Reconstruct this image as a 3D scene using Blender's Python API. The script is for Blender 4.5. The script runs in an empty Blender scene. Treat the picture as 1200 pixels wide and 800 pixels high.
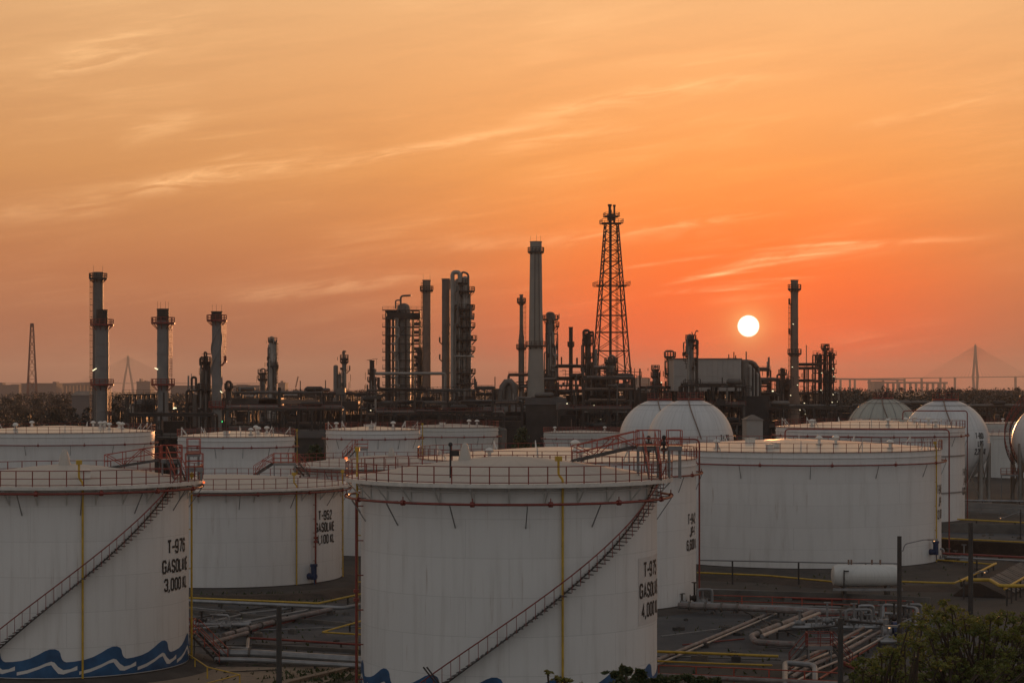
import bpy, math, random
from mathutils import Vector
R_ = math.radians
PI = math.pi
random.seed(7)
sc = bpy.context.scene
col = sc.collection

# ------------------------------------------------------------------ camera
F = 2300.0            # focal length in pixels of the 1200 wide photograph
HZ = 455.0            # horizon row
CH = 20.0             # camera height in metres
cam_d = bpy.data.cameras.new('camera')
cam = bpy.data.objects.new('camera', cam_d)
col.objects.link(cam)
cam.location = (0, 0, CH)
cam.rotation_euler = (R_(90), 0, 0)
cam_d.sensor_width = 36
cam_d.lens = 36 * F / 1200
cam_d.shift_y = (HZ - 400) / 1200
cam_d.clip_start = 1
cam_d.clip_end = 40000
sc.camera = cam

# ------------------------------------------------------------------ sky, sun, exposure
SUN_AZ = math.atan((877 - 600) / F)
SUN_EL = math.atan((HZ - 382) / F * math.cos(SUN_AZ))
SUN_DIR = Vector((math.sin(SUN_AZ) * math.cos(SUN_EL), math.cos(SUN_AZ) * math.cos(SUN_EL), math.sin(SUN_EL)))
world = bpy.data.worlds.new('World')
sc.world = world
world.use_nodes = True
wt = world.node_tree
wt.nodes.clear()

def lin(c):
    return tuple(((v / 255) / 12.92 if v / 255 <= .04045 else ((v / 255 + .055) / 1.055) ** 2.4) for v in c)

def mth(t, op, a, b=None, c=None, clamp=False):
    n = t.nodes.new('ShaderNodeMath'); n.operation = op; n.use_clamp = clamp
    for i, v in enumerate((a, b, c)):
        if v is None: continue
        if isinstance(v, (int, float)): n.inputs[i].default_value = v
        else: t.links.new(v, n.inputs[i])
    return n.outputs[0]

def mixc(t, f, a, b, mode='MIX'):
    n = t.nodes.new('ShaderNodeMix'); n.data_type = 'RGBA'; n.blend_type = mode
    if isinstance(f, (int, float)): n.inputs[0].default_value = f
    else: t.links.new(f, n.inputs[0])
    for i, v in ((6, a), (7, b)):
        if isinstance(v, tuple): n.inputs[i].default_value = (v[0], v[1], v[2], 1)
        else: t.links.new(v, n.inputs[i])
    return n.outputs[2]

def ramp(t, f, stops, interp='LINEAR'):
    n = t.nodes.new('ShaderNodeValToRGB'); n.color_ramp.interpolation = interp
    el = n.color_ramp.elements
    while len(el) < len(stops): el.new(.5)
    for e, (p, c) in zip(el, stops):
        e.position = p; e.color = (c[0], c[1], c[2], 1)
    t.links.new(f, n.inputs[0])
    return n.outputs[0]

def sstep(t, v, a, b):
    n = t.nodes.new('ShaderNodeMapRange'); n.interpolation_type = 'SMOOTHSTEP'
    n.inputs[1].default_value = a; n.inputs[2].default_value = b
    t.links.new(v, n.inputs[0])
    return n.outputs[0]

def noise(t, vec, scale, detail=4, rough=.55, dist=0.0):
    n = t.nodes.new('ShaderNodeTexNoise')
    n.inputs['Scale'].default_value = scale; n.inputs['Detail'].default_value = detail
    n.inputs['Roughness'].default_value = rough; n.inputs['Distortion'].default_value = dist
    t.links.new(vec, n.inputs['Vector'])
    return n.outputs[0]

def comb(t, x, y, z=0.0):
    n = t.nodes.new('ShaderNodeCombineXYZ')
    for i, v in enumerate((x, y, z)):
        if isinstance(v, (int, float)): n.inputs[i].default_value = v
        else: t.links.new(v, n.inputs[i])
    return n.outputs[0]

def build_world():
    t = wt
    tc = t.nodes.new('ShaderNodeTexCoord')
    sp = t.nodes.new('ShaderNodeSeparateXYZ'); t.links.new(tc.outputs['Generated'], sp.inputs[0])
    x, y, z = sp.outputs
    az = mth(t, 'ARCTAN2', x, y)
    el = mth(t, 'ARCSINE', z)
    eln = mth(t, 'MULTIPLY', el, 2 / PI, clamp=True)
    def st(rows): return [(max(0, (HZ - p)) / F * 2 / PI, lin(c)) for p, c in rows]
    top = [(.16, lin((205, 168, 128))), (.26, lin((150, 132, 118))), (.5, lin((108, 102, 100))), (1, lin((84, 84, 88)))]
    side = ramp(t, eln, st([(455, SK['s0']), (400, SK['s1']), (310, SK['s2']), (200, SK['s3']), (20, SK['s4'])]) + top)
    cen = ramp(t, eln, st([(455, SK['c0']), (400, SK['c1']), (310, SK['c2']), (200, SK['c3']), (20, SK['c4'])]) + top)
    # broad glow round the sun's azimuth, narrower near the horizon
    da = mth(t, 'SUBTRACT', az, SUN_AZ - .012)
    wdt = mth(t, 'ADD', mth(t, 'MULTIPLY', eln, .9), .085)
    q = mth(t, 'DIVIDE', da, wdt)
    g = mth(t, 'EXPONENT', mth(t, 'MULTIPLY', mth(t, 'MULTIPLY', q, q), -.9))
    c = mixc(t, g, side, cen)
    # soft orange aureole hugging the sun
    d = mth(t, 'SUBTRACT', el, SUN_EL + .008)
    r2 = mth(t, 'ADD', mth(t, 'POWER', mth(t, 'MULTIPLY', mth(t, 'SUBTRACT', az, SUN_AZ), 11), 2), mth(t, 'POWER', mth(t, 'MULTIPLY', d, 20), 2))
    au = mth(t, 'EXPONENT', mth(t, 'MULTIPLY', r2, -1.0))
    c = mixc(t, mth(t, 'MULTIPLY', au, .75), c, lin(SK['au']))
    # cirrus: stretched noise rising to the right, plus a few long streaks
    ca, sa = math.cos(R_(9)), math.sin(R_(9))
    u = mth(t, 'ADD', mth(t, 'MULTIPLY', az, ca), mth(t, 'MULTIPLY', el, sa))
    v = mth(t, 'SUBTRACT', mth(t, 'MULTIPLY', el, ca), mth(t, 'MULTIPLY', az, sa))
    n1 = noise(t, comb(t, mth(t, 'MULTIPLY', u, 3.0), mth(t, 'MULTIPLY', v, 26)), 3.0, 6, .55, .5)
    n2 = noise(t, comb(t, mth(t, 'MULTIPLY', u, 9.0), mth(t, 'MULTIPLY', v, 60), 4.0), 3.0, 5, .6, .8)
    n3 = noise(t, comb(t, mth(t, 'MULTIPLY', az, 4.0), mth(t, 'MULTIPLY', el, 15), 9.0), 2.0, 3, .5, .3)
    wis = mth(t, 'MULTIPLY', sstep(t, n1, .42, .78), sstep(t, n3, .36, .66))
    wis = mth(t, 'MULTIPLY', wis, mth(t, 'ADD', mth(t, 'MULTIPLY', n2, .9), .25))
    tot = mth(t, 'MULTIPLY', wis, .22)
    for (x0, y0, x1, y1, bow, wd, amp) in STREAKS:
        a0, e0 = math.atan((x0 - 600) / F), (HZ - y0) / F
        a1, e1 = math.atan((x1 - 600) / F), (HZ - y1) / F
        s = mth(t, 'DIVIDE', mth(t, 'SUBTRACT', az, a0), a1 - a0)
        line = mth(t, 'ADD', mth(t, 'MULTIPLY', s, e1 - e0), e0)
        line = mth(t, 'ADD', line, mth(t, 'MULTIPLY', mth(t, 'MULTIPLY', s, mth(t, 'SUBTRACT', 1.0, s)), 4 * bow / F))
        line = mth(t, 'ADD', line, mth(t, 'MULTIPLY', mth(t, 'SUBTRACT', n3, .5), 8 / F))
        dd = mth(t, 'DIVIDE', mth(t, 'SUBTRACT', el, line), wd / F)
        w = mth(t, 'EXPONENT', mth(t, 'MULTIPLY', mth(t, 'MULTIPLY', dd, dd), -1.0))
        ends = mth(t, 'MULTIPLY', sstep(t, s, -.05, .3), mth(t, 'SUBTRACT', 1.0, sstep(t, s, .55, 1.08)))
        w = mth(t, 'MULTIPLY', mth(t, 'MULTIPLY', w, ends), mth(t, 'ADD', mth(t, 'MULTIPLY', sstep(t, n2, .36, .66), 1.1), .12))
        tot = mth(t, 'ADD', tot, mth(t, 'MULTIPLY', w, amp))
    # clouds take the light of the glow around them
    n4 = noise(t, comb(t, mth(t, 'MULTIPLY', u, 7.0), mth(t, 'MULTIPLY', v, 120), 7.0), 3.0, 6, .62, .6)
    fine = mth(t, 'MULTIPLY', mth(t, 'MULTIPLY', sstep(t, n4, .48, .8), sstep(t, n1, .40, .62)), sstep(t, n3, .3, .6))
    tot = mth(t, 'ADD', tot, mth(t, 'MULTIPLY', fine, .22))
    cl = mixc(t, 1.0, c, (.95, .66, .34), 'ADD')
    gate = mth(t, 'SUBTRACT', 1.0, sstep(t, eln, .2, .5))
    c2 = mixc(t, mth(t, 'MULTIPLY', mth(t, 'MULTIPLY', tot, gate), .42, clamp=True), c, cl)
    dark = mth(t, 'MULTIPLY', mth(t, 'MULTIPLY', sstep(t, n1, .58, .25), gate), .10)
    c2 = mixc(t, dark, c2, lin((150, 95, 72)))
    # the half of the sky behind the camera: dusty dusk
    dt = mth(t, 'ADD', mth(t, 'MULTIPLY', x, math.sin(SUN_AZ)), mth(t, 'MULTIPLY', y, math.cos(SUN_AZ)))
    bk = sstep(t, dt, .75, -.05)
    back = ramp(t, eln, [(0, lin(SK['b0'])), (.25, lin(SK['b1'])), (1, lin(SK['b2']))])
    c3 = mixc(t, bk, c2, back)
    # solar disc
    dist = mth(t, 'SQRT', mth(t, 'ADD', mth(t, 'POWER', mth(t, 'SUBTRACT', az, SUN_AZ), 2), mth(t, 'POWER', mth(t, 'SUBTRACT', el, SUN_EL), 2)))
    disc = sstep(t, dist, 13.2 / F, 11.3 / F)
    ring = mth(t, 'EXPONENT', mth(t, 'MULTIPLY', mth(t, 'POWER', mth(t, 'MULTIPLY', dist, F / 17), 2), -1.0))
    wide = mth(t, 'EXPONENT', mth(t, 'MULTIPLY', mth(t, 'MULTIPLY', dist, F / 34), -1.0))
    c3 = mixc(t, mth(t, 'MULTIPLY', wide, .55), c3, (1.1, .42, .10))
    c3 = mixc(t, mth(t, 'MULTIPLY', ring, .6), c3, (1.25, .6, .2))
    c3 = mixc(t, disc, c3, (2.6, 2.3, 1.7))
    bg = t.nodes.new('ShaderNodeBackground'); t.links.new(c3, bg.inputs[0]); bg.inputs[1].default_value = 1.0
    sky = t.nodes.new('ShaderNodeTexSky'); sky.sky_type = 'NISHITA'; sky.sun_disc = False
    sky.sun_elevation = SUN_EL; sky.sun_rotation = SUN_AZ; sky.air_density = 1.5; sky.dust_density = 4
    bg2 = t.nodes.new('ShaderNodeBackground'); t.links.new(sky.outputs[0], bg2.inputs[0]); bg2.inputs[1].default_value = SK['nish']
    add = t.nodes.new('ShaderNodeAddShader'); t.links.new(bg.outputs[0], add.inputs[0]); t.links.new(bg2.outputs[0], add.inputs[1])
    out = t.nodes.new('ShaderNodeOutputWorld'); t.links.new(add.outputs[0], out.inputs[0])

SK = dict(s0=(132, 88, 74), s1=(160, 100, 74), s2=(182, 116, 78), s3=(205, 143, 90), s4=(221, 168, 116),
          c0=(226, 76, 38), c1=(240, 92, 42), c2=(236, 124, 60), c3=(236, 152, 84), c4=(236, 177, 121),
          au=(255, 78, 24), b0=(144, 141, 139), b1=(156, 156, 158), b2=(113, 118, 124), nish=.02)
STREAKS = [(90, 232, 420, 178, -5, 10, .5), (330, 206, 700, 140, 2, 6, .55), (560, 152, 960, 88, 6, 9, .4), (560, 178, 800, 148, 2, 8, .28),
           (250, 352, 560, 312, -4, 9, .42), (420, 300, 900, 268, 4, 9, .3), (640, 285, 920, 252, 3, 4, .62), (770, 335, 1000, 300, 4, 2.2, .7), (790, 326, 900, 318, 1, 1.6, .8), (830, 331, 960, 326, 1, 1.5, .7), (815, 341, 930, 338, 1, 1.5, .6), (870, 296, 1080, 286, 2, 1.8, .6), (700, 318, 860, 300, 2, 2, .4), (860, 308, 1010, 298, 1, 1.5, .6),
           (760, 346, 960, 330, 3, 3, .5), (840, 305, 1190, 283, 4, 4, .42), (800, 322, 1060, 290, 4, 3, .5), (820, 356, 960, 345, 2, 4, .3), (980, 160, 1230, 112, 0, 5, .3),
           (40, 90, 270, 10, -10, 18, .3), (20, 112, 210, 60, 0, 9, .25), (130, 172, 250, 134, 0, 14, .3), (-40, 262, 170, 238, 0, 14, .3), (150, 230, 360, 172, 4, 6, .4)]
build_world()

sun_d = bpy.data.lights.new('sun', 'SUN')
sun_d.energy = 4.5
sun_d.color = (1.0, .42, .16)
sun_d.angle = R_(.55)
sun = bpy.data.objects.new('sun', sun_d); col.objects.link(sun)
sun.rotation_euler = (-SUN_DIR).to_track_quat('-Z', 'Y').to_euler()
sun.location = (60, 500, 120)

sc.render.engine = 'CYCLES'
sc.cycles.use_denoising = True
sc.cycles.max_bounces = 4
sc.cycles.diffuse_bounces = 2
sc.cycles.glossy_bounces = 2
sc.cycles.volume_bounces = 0
sc.view_settings.view_transform = 'Standard'
sc.view_settings.look = 'None'
sc.view_settings.exposure = 0
sc.view_settings.gamma = 1
sc.view_settings.use_curve_mapping = False

# ------------------------------------------------------------------ helpers
def W(px, py, Y):                       # a photo direction at a chosen real distance
    return Vector(((px - 600) * Y / F, Y, CH - (py - HZ) * Y / F))

def G(px, py, z=0.0):                   # where that direction meets the level z
    Y = F * (CH - z) / (py - HZ)
    return Vector(((px - 600) * Y / F, Y, z))

class MB:
    def __init__(s): s.v = []; s.f = []
    def box(s, c, d, rz=0):
        b = len(s.v); ca, sa = math.cos(rz), math.sin(rz)
        for dz in (-.5, .5):
            for dx, dy in ((-.5, -.5), (.5, -.5), (.5, .5), (-.5, .5)):
                x, y = dx * d[0], dy * d[1]
                s.v.append((c[0] + x * ca - y * sa, c[1] + x * sa + y * ca, c[2] + dz * d[2]))
        s.f += [(b, b+3, b+2, b+1), (b+4, b+5, b+6, b+7), (b, b+1, b+5, b+4), (b+1, b+2, b+6, b+5), (b+2, b+3, b+7, b+6), (b+3, b, b+4, b+7)]
        return s
    def bar(s, p, q, w, h=None):
        p, q = Vector(p), Vector(q); h = h or w
        d = q - p
        if d.length < 1e-6: return s
        d.normalize()
        up = Vector((0, 0, 1)) if abs(d.z) < .95 else Vector((0, 1, 0))
        a = d.cross(up).normalized(); c = a.cross(d).normalized()
        b = len(s.v)
        for e in (p, q):
            for i, j in ((-1, -1), (1, -1), (1, 1), (-1, 1)):
                s.v.append(tuple(e + a * (i * w / 2) + c * (j * h / 2)))
        s.f += [(b, b+3, b+2, b+1), (b+4, b+5, b+6, b+7), (b, b+1, b+5, b+4), (b+1, b+2, b+6, b+5), (b+2, b+3, b+7, b+6), (b+3, b, b+4, b+7)]
        return s
    def tube(s, pts, r, n=8, closed=False):
        pts = [Vector(p) for p in pts]
        rs = r if isinstance(r, (list, tuple)) else [r] * len(pts)
        m = len(pts); b = len(s.v); prev = None
        for i, p in enumerate(pts):
            if closed: d = pts[(i + 1) % m] - pts[i - 1]
            else: d = pts[min(i + 1, m - 1)] - pts[max(i - 1, 0)]
            d = d.normalized() if d.length > 1e-9 else Vector((0, 0, 1))
            if prev is None:
                up = Vector((0, 0, 1)) if abs(d.z) < .9 else Vector((0, 1, 0))
                a = d.cross(up).normalized()
            else:
                a = (prev - d * prev.dot(d)).normalized()
            prev = a; c = d.cross(a)
            for k in range(n):
                t = 2 * PI * k / n
                s.v.append(tuple(p + (a * math.cos(t) + c * math.sin(t)) * rs[i]))
        for i in range(m if closed else m - 1):
            j = (i + 1) % m
            for k in range(n):
                l = (k + 1) % n
                s.f.append((b + i*n + k, b + i*n + l, b + j*n + l, b + j*n + k))
        if not closed:
            s.f.append(tuple(b + k for k in range(n))[::-1]); s.f.append(tuple(b + (m-1)*n + k for k in range(n)))
        return s
    def pipe(s, pts, r, n=10, bend=None):       # a tube with rounded elbows
        pts = [Vector(p) for p in pts]; bend = bend or r * 2.2
        out = [pts[0]]
        for i in range(1, len(pts) - 1):
            p = pts[i]; a = pts[i-1] - p; c = pts[i+1] - p
            e = min(bend, a.length * .45, c.length * .45)
            a = p + a.normalized() * e; c = p + c.normalized() * e
            for t in (0, .25, .5, .75, 1):
                out.append(a * (1-t)**2 + p * (2*t*(1-t)) + c * t * t)
        out.append(pts[-1])
        return s.tube(out, r, n)
    def lathe(s, prof, n=32, c=(0, 0, 0), a0=0.0, a1=2 * PI):
        b = len(s.v); full = abs(a1 - a0 - 2 * PI) < 1e-6
        m = n if full else n + 1
        for (r, z) in prof:
            for k in range(m):
                t = a0 + (a1 - a0) * k / n
                s.v.append((c[0] + r * math.sin(t), c[1] - r * math.cos(t), c[2] + z))
        for i in range(len(prof) - 1):
            for k in range(n):
                l = (k + 1) % n if full else k + 1
                s.f.append((b + i*m + k, b + i*m + l, b + (i+1)*m + l, b + (i+1)*m + k))
        return s
    def cyl(s, p, q, r, n=12, r1=None):
        return s.tube([p, q], [r, r if r1 is None else r1], n)
    def ring(s, R, z, r, n=8, m=96, a0=0, a1=2*PI, c=(0, 0)):
        full = abs(a1 - a0 - 2*PI) < 1e-6
        k = m if full else m + 1
        return s.tube([(c[0] + R*math.sin(a0+(a1-a0)*i/m), c[1] - R*math.cos(a0+(a1-a0)*i/m), z) for i in range(k)], r, n, closed=full)
    def sphere(s, c, r, n=12, sz=1.0):
        return s.lathe([(r*math.sin(PI*i/n) + 1e-4, r*sz*math.cos(PI*(1 - i/n)) * 1.0) for i in range(n + 1)], n * 2, c)
    def build(s, name, mat, parent=None, smooth=True, ang=35):
        me = bpy.data.meshes.new(name)
        me.from_pydata(s.v, [], s.f)
        me.materials.append(mat)
        me.validate(); me.update()
        if smooth:
            me.polygons.foreach_set('use_smooth', [True] * len(me.polygons))
            me.set_sharp_from_angle(angle=R_(ang))
        o = bpy.data.objects.new(name, me); col.objects.link(o)
        if parent is not None: o.parent = parent
        return o

def tag(o, label=None, cat=None, group=None, kind=None):
    if label: o['label'] = label
    if cat: o['category'] = cat
    if group: o['group'] = group
    if kind: o['kind'] = kind
    return o

def thing(name, label, cat, loc=(0, 0, 0), rz=0.0, group=None):
    o = bpy.data.objects.new(name, None); col.objects.link(o)
    o.location = loc; o.rotation_euler = (0, 0, rz); o.empty_display_size = .5
    return tag(o, label, cat, group)

kids = {}
def copy_tree(o, parent=None):
    c = o.copy(); col.objects.link(c)
    if parent is not None: c.parent = parent; c.matrix_parent_inverse = o.matrix_parent_inverse.copy()
    for ch in [x for x in list(bpy.data.objects) if x.parent == o and x != c]:
        copy_tree(ch, c)
    return c

# ------------------------------------------------------------------ materials
def mat(name, c, rough=.6, metal=0.0, var=.18, scale=.6, rust=None, ramt=.5, bump=0.0, spec=.5, emit=None, estr=1.0, c2=None):
    m = bpy.data.materials.new(name); m.use_nodes = True
    t = m.node_tree; b = t.nodes['Principled BSDF']
    tc = t.nodes.new('ShaderNodeTexCoord')
    n = noise(t, tc.outputs['Object'], scale, 6, .6)
    lo = tuple(max(0, v * (1 - var)) for v in c); hi = tuple(min(1, v * (1 + var)) for v in (c2 or c))
    cc = ramp(t, n, [(.3, lo), (.7, hi)])
    if rust:
        n2 = noise(t, tc.outputs['Object'], scale * 3.1, 8, .7)
        cc = mixc(t, sstep(t, n2, .75 - ramt * .3, .85 - ramt * .3), cc, rust)
    t.links.new(cc, b.inputs['Base Color'])
    b.inputs['Roughness'].default_value = rough; b.inputs['Metallic'].default_value = metal
    b.inputs['Specular IOR Level'].default_value = spec
    if bump:
        bn = t.nodes.new('ShaderNodeBump'); bn.inputs['Strength'].default_value = .6; bn.inputs['Distance'].default_value = bump
        t.links.new(noise(t, tc.outputs['Object'], scale * 6, 8, .7), bn.inputs['Height']); t.links.new(bn.outputs[0], b.inputs['Normal'])
    if emit:
        b.inputs['Emission Color'].default_value = (*emit, 1); b.inputs['Emission Strength'].default_value = estr
    return m

def plate_mat(name, c, dirt, rough=.5, row=2.4, wid=7.5, streak=.65, seam=.18):
    """painted steel plates: welded courses, vertical streaks, faint rust runs"""
    m = bpy.data.materials.new(name); m.use_nodes = True
    t = m.node_tree; b = t.nodes['Principled BSDF']
    tc = t.nodes.new('ShaderNodeTexCoord'); sp = t.nodes.new('ShaderNodeSeparateXYZ')
    t.links.new(tc.outputs['Object'], sp.inputs[0])
    ang = mth(t, 'MULTIPLY', mth(t, 'ARCTAN2', sp.outputs[0], mth(t, 'MULTIPLY', sp.outputs[1], -1)), 10.0)
    vec = comb(t, ang, sp.outputs[2])
    br = t.nodes.new('ShaderNodeTexBrick'); t.links.new(vec, br.inputs['Vector'])
    br.inputs['Scale'].default_value = 1; br.inputs['Brick Width'].default_value = wid; br.inputs['Row Height'].default_value = row
    br.inputs['Mortar Size'].default_value = .028; br.inputs['Mortar Smooth'].default_value = .6; br.offset = .37
    br.inputs['Color1'].default_value = (*c, 1); br.inputs['Color2'].default_value = (*[v * .955 for v in c], 1)
    br.inputs['Mortar'].default_value = (*[v * (1 - seam) for v in c], 1)
    st = noise(t, comb(t, mth(t, 'MULTIPLY', ang, .9), mth(t, 'MULTIPLY', sp.outputs[2], .055)), 1.6, 7, .62)
    blot = noise(t, tc.outputs['Object'], .22, 5, .6)
    f = mth(t, 'MULTIPLY', mth(t, 'MULTIPLY', sstep(t, st, .45, .75), streak), mth(t, 'ADD', mth(t, 'MULTIPLY', blot, .9), .2))
    cc = mixc(t, f, br.outputs[0], dirt)
    cc = mixc(t, mth(t, 'MULTIPLY', sstep(t, blot, .4, .75), .2), cc, tuple(v * .8 for v in c))
    run = noise(t, comb(t, mth(t, 'MULTIPLY', ang, 3.3), mth(t, 'MULTIPLY', sp.outputs[2], .16), 3.0), 1.3, 4, .6)
    cc = mixc(t, mth(t, 'MULTIPLY', sstep(t, run, .62, .8), .6), cc, (.30, .20, .14))
    t.links.new(cc, b.inputs['Base Color'])
    rr = mth(t, 'ADD', mth(t, 'MULTIPLY', blot, .25), rough - .1)
    t.links.new(rr, b.inputs['Roughness'])
    bn = t.nodes.new('ShaderNodeBump'); bn.inputs['Strength'].default_value = .5; bn.inputs['Distance'].default_value = .02
    hh = mth(t, 'ADD', mth(t, 'MULTIPLY', br.outputs[1], -.6), mth(t, 'MULTIPLY', noise(t, vec, .5, 2), 2.2))
    t.links.new(hh, bn.inputs['Height']); t.links.new(bn.outputs[0], b.inputs['Normal'])
    return m

white = (.69, .675, .645)
MT = dict(
    shell=plate_mat('tank_white_paint', white, (.44, .41, .37)),
    shell2=plate_mat('tank_cream_paint', (.60, .59, .55), (.36, .35, .32), streak=.6),
    roof=plate_mat('roof_paint', (.68, .60, .50), (.45, .38, .31), rough=.32, row=2.0, wid=5),
    tan_roof=plate_mat('weathered_roof_paint', (.47, .42, .36), (.33, .28, .23), rough=.6, row=2.0, wid=5, seam=.05),
    sphere=plate_mat('sphere_paint', (.62, .61, .59), (.36, .35, .33), row=3.2, wid=4.5, streak=.8, rough=.38, seam=.35),
    oldsphere=plate_mat('yellowed_sphere_paint', (.40, .39, .33), (.25, .24, .20), row=3.2, wid=4.5, streak=.8),
    red=mat('red_oxide_paint', (.20, .032, .022), .5, var=.3, scale=1.5, rust=(.12, .04, .025)),
    brightred=mat('orange_red_paint', (.34, .055, .03), .5, var=.3, scale=1.5, rust=(.14, .05, .03), ramt=.4),
    yellow=mat('yellow_paint', (.50, .31, .03), .45, var=.2, scale=2, rust=(.20, .10, .03), ramt=.3),
    grey=mat('galvanised_grey', (.22, .215, .21), .5, .3, var=.2, scale=1.2, rust=(.13, .09, .07), ramt=.2),
    palepipe=mat('aluminium_clad_pipe', (.27, .27, .27), .42, .5, var=.3, scale=.8, rust=(.26, .15, .11), ramt=.2),
    rustypipe=mat('flaking_pink_white_pipe', (.20, .17, .155), .6, .1, var=.4, scale=.9, rust=(.20, .08, .06), ramt=.7),
    fitting=mat('white_fitting_paint', (.62, .58, .52), .5, var=.15, scale=2, rust=(.3, .2, .14), ramt=.2),
    tread=mat('grating_steel', (.09, .08, .075), .7, .3, var=.3, scale=2),
    dark=mat('dark_process_steel', (.045, .038, .033), .65, .2, var=.45, scale=.25, rust=(.13, .065, .04), ramt=.4),
    dark2=mat('sooty_steel', (.035, .032, .03), .7, .2, var=.4, scale=.3),
    mid=mat('weathered_lagging', (.13, .115, .10), .6, .2, var=.35, scale=.2, rust=(.12, .07, .05), ramt=.35),
    light=mat('pale_lagging', (.27, .245, .215), .5, .3, var=.25, scale=.2, rust=(.20, .13, .09), ramt=.25),
    stack=mat('grey_stack_paint', (.175, .165, .155), .6, .1, var=.25, scale=.16, rust=(.15, .10, .08), ramt=.25),
    palestack=mat('pale_stack_concrete', (.26, .235, .20), .75, var=.18, scale=.12, rust=(.25, .20, .16), ramt=.3),
    brownstack=mat('brown_stack_steel', (.20, .135, .10), .65, .1, var=.25, scale=.2, rust=(.12, .07, .05)),
    cladding=mat('pale_metal_cladding', (.36, .33, .30), .55, .2, var=.12, scale=.15),
    lattice=mat('lattice_steel', (.045, .038, .034), .6, .3, var=.3, scale=.3),
    mastred=mat('faded_red_mast', (.20, .10, .08), .7, var=.3, scale=.1),
    concrete=mat('stained_concrete', (.115, .105, .093), .9, var=.35, scale=.35, rust=(.10, .085, .07), ramt=.5, bump=.05),
    ringwall=mat('oil_stained_footing', (.06, .05, .042), .95, var=.35, scale=.5, bump=.05),
    post=mat('weathered_concrete_post', (.055, .048, .042), .9, var=.3, scale=1.0),
    black=mat('black_lettering_paint', (.016, .015, .015), .6, var=.2, scale=3, rust=(.07, .065, .06), ramt=.2),
    blue=mat('blue_wave_paint', (.014, .070, .17), .5, var=.35, scale=.7, c2=(.020, .085, .19), rust=(.05, .10, .17), ramt=.35),
    bluem=mat('blue_machine_paint', (.012, .028, .08), .45, var=.3, scale=1),
    patch=mat('repainted_patch', (.56, .53, .50), .6, var=.08, scale=.7),
    wavewhite=mat('white_wave_paint', (.62, .59, .55), .55, var=.1, scale=.8),
    bark=mat('bark', (.07, .05, .035), .9, var=.35, scale=2, bump=.03),
    lamp=mat('lamp_glow_warm', (.9, .8, .6), emit=(1, .5, .2), estr=1.3),
    lampw=mat('lamp_glow_white', (.9, .9, .8), emit=(1, .86, .5), estr=1.5),
    lampg=mat('lamp_glow_green', (.1, .9, .3), emit=(.05, 1, .25), estr=2),
    glowr=mat('glow_red', (.9, .2, .1), emit=(1, .16, .04), estr=1.2),
    hazy=mat('bridge_concrete', (.16, .14, .13), .9, var=.15, scale=.02),
    corr=mat('old_sheeting', (.14, .115, .095), .8, var=.35, scale=.5, rust=(.12, .06, .035), ramt=.5),
)
def leaf_mat(name, a, b, scale=.5, tl=.3):
    m = bpy.data.materials.new(name); m.use_nodes = True
    t = m.node_tree; bs = t.nodes['Principled BSDF']
    ob = t.nodes.new('ShaderNodeNewGeometry')
    tc = t.nodes.new('ShaderNodeTexCoord')
    n = noise(t, tc.outputs['Object'], scale, 4, .6)
    f = mth(t, 'ADD', mth(t, 'MULTIPLY', sstep(t, n, .3, .7), .6), mth(t, 'MULTIPLY', ob.outputs['Random Per Island'], .4))
    t.links.new(mixc(t, f, a, b), bs.inputs['Base Color'])
    bs.inputs['Roughness'].default_value = .6
    tr = t.nodes.new('ShaderNodeBsdfTranslucent'); t.links.new(mixc(t, f, a, b), tr.inputs[0])
    mx = t.nodes.new('ShaderNodeMixShader'); mx.inputs[0].default_value = tl
    t.links.new(bs.outputs[0], mx.inputs[1]); t.links.new(tr.outputs[0], mx.inputs[2])
    t.links.new(mx.outputs[0], t.nodes['Material Output'].inputs['Surface'])
    return m
MT['leaf'] = leaf_mat('acacia_leaves', (.045, .068, .014), (.20, .205, .036))
MT['leafdark'] = leaf_mat('bush_leaves', (.03, .05, .015), (.075, .085, .03))
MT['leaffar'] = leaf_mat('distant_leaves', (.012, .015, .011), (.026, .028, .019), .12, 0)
MT['leafyel'] = leaf_mat('pale_leaves', (.10, .10, .02), (.20, .17, .03))

def ground_mat(name, a, b, c, s=.05, bump=.08):
    m = bpy.data.materials.new(name); m.use_nodes = True
    t = m.node_tree; bs = t.nodes['Principled BSDF']
    tc = t.nodes.new('ShaderNodeTexCoord')
    v = tc.outputs['Object']
    n1 = noise(t, v, s, 6, .6); n2 = noise(t, v, s * 9, 8, .7); n3 = noise(t, v, s * 60, 4, .7)
    cc = mixc(t, sstep(t, n1, .38, .62), a, b)
    cc = mixc(t, mth(t, 'MULTIPLY', sstep(t, n2, .5, .68), .7), cc, c)
    cc = mixc(t, mth(t, 'MULTIPLY', n3, .35), cc, tuple(x * .5 for x in a))
    t.links.new(cc, bs.inputs['Base Color']); bs.inputs['Roughness'].default_value = .95
    bn = t.nodes.new('ShaderNodeBump'); bn.inputs['Distance'].default_value = bump; bn.inputs['Strength'].default_value = .7
    t.links.new(mth(t, 'ADD', n2, n3), bn.inputs['Height']); t.links.new(bn.outputs[0], bs.inputs['Normal'])
    return m
MT['ground'] = ground_mat('dusty_ground', (.050, .042, .034), (.085, .068, .052), (.028, .026, .022))
MT['slab'] = ground_mat('bund_floor_concrete', (.055, .057, .060), (.105, .10, .095), (.030, .029, .028), .09, .03)
MT['sand'] = ground_mat('tan_paving', (.30, .225, .155), (.23, .17, .12), (.13, .105, .08), .12, .03)
MT['earth'] = ground_mat('brown_earth', (.075, .050, .034), (.045, .032, .024), (.10, .072, .05), .2, .1)
MT['grass'] = ground_mat('rough_grass', (.035, .04, .018), (.06, .052, .028), (.08, .065, .04), .3, .1)

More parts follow.
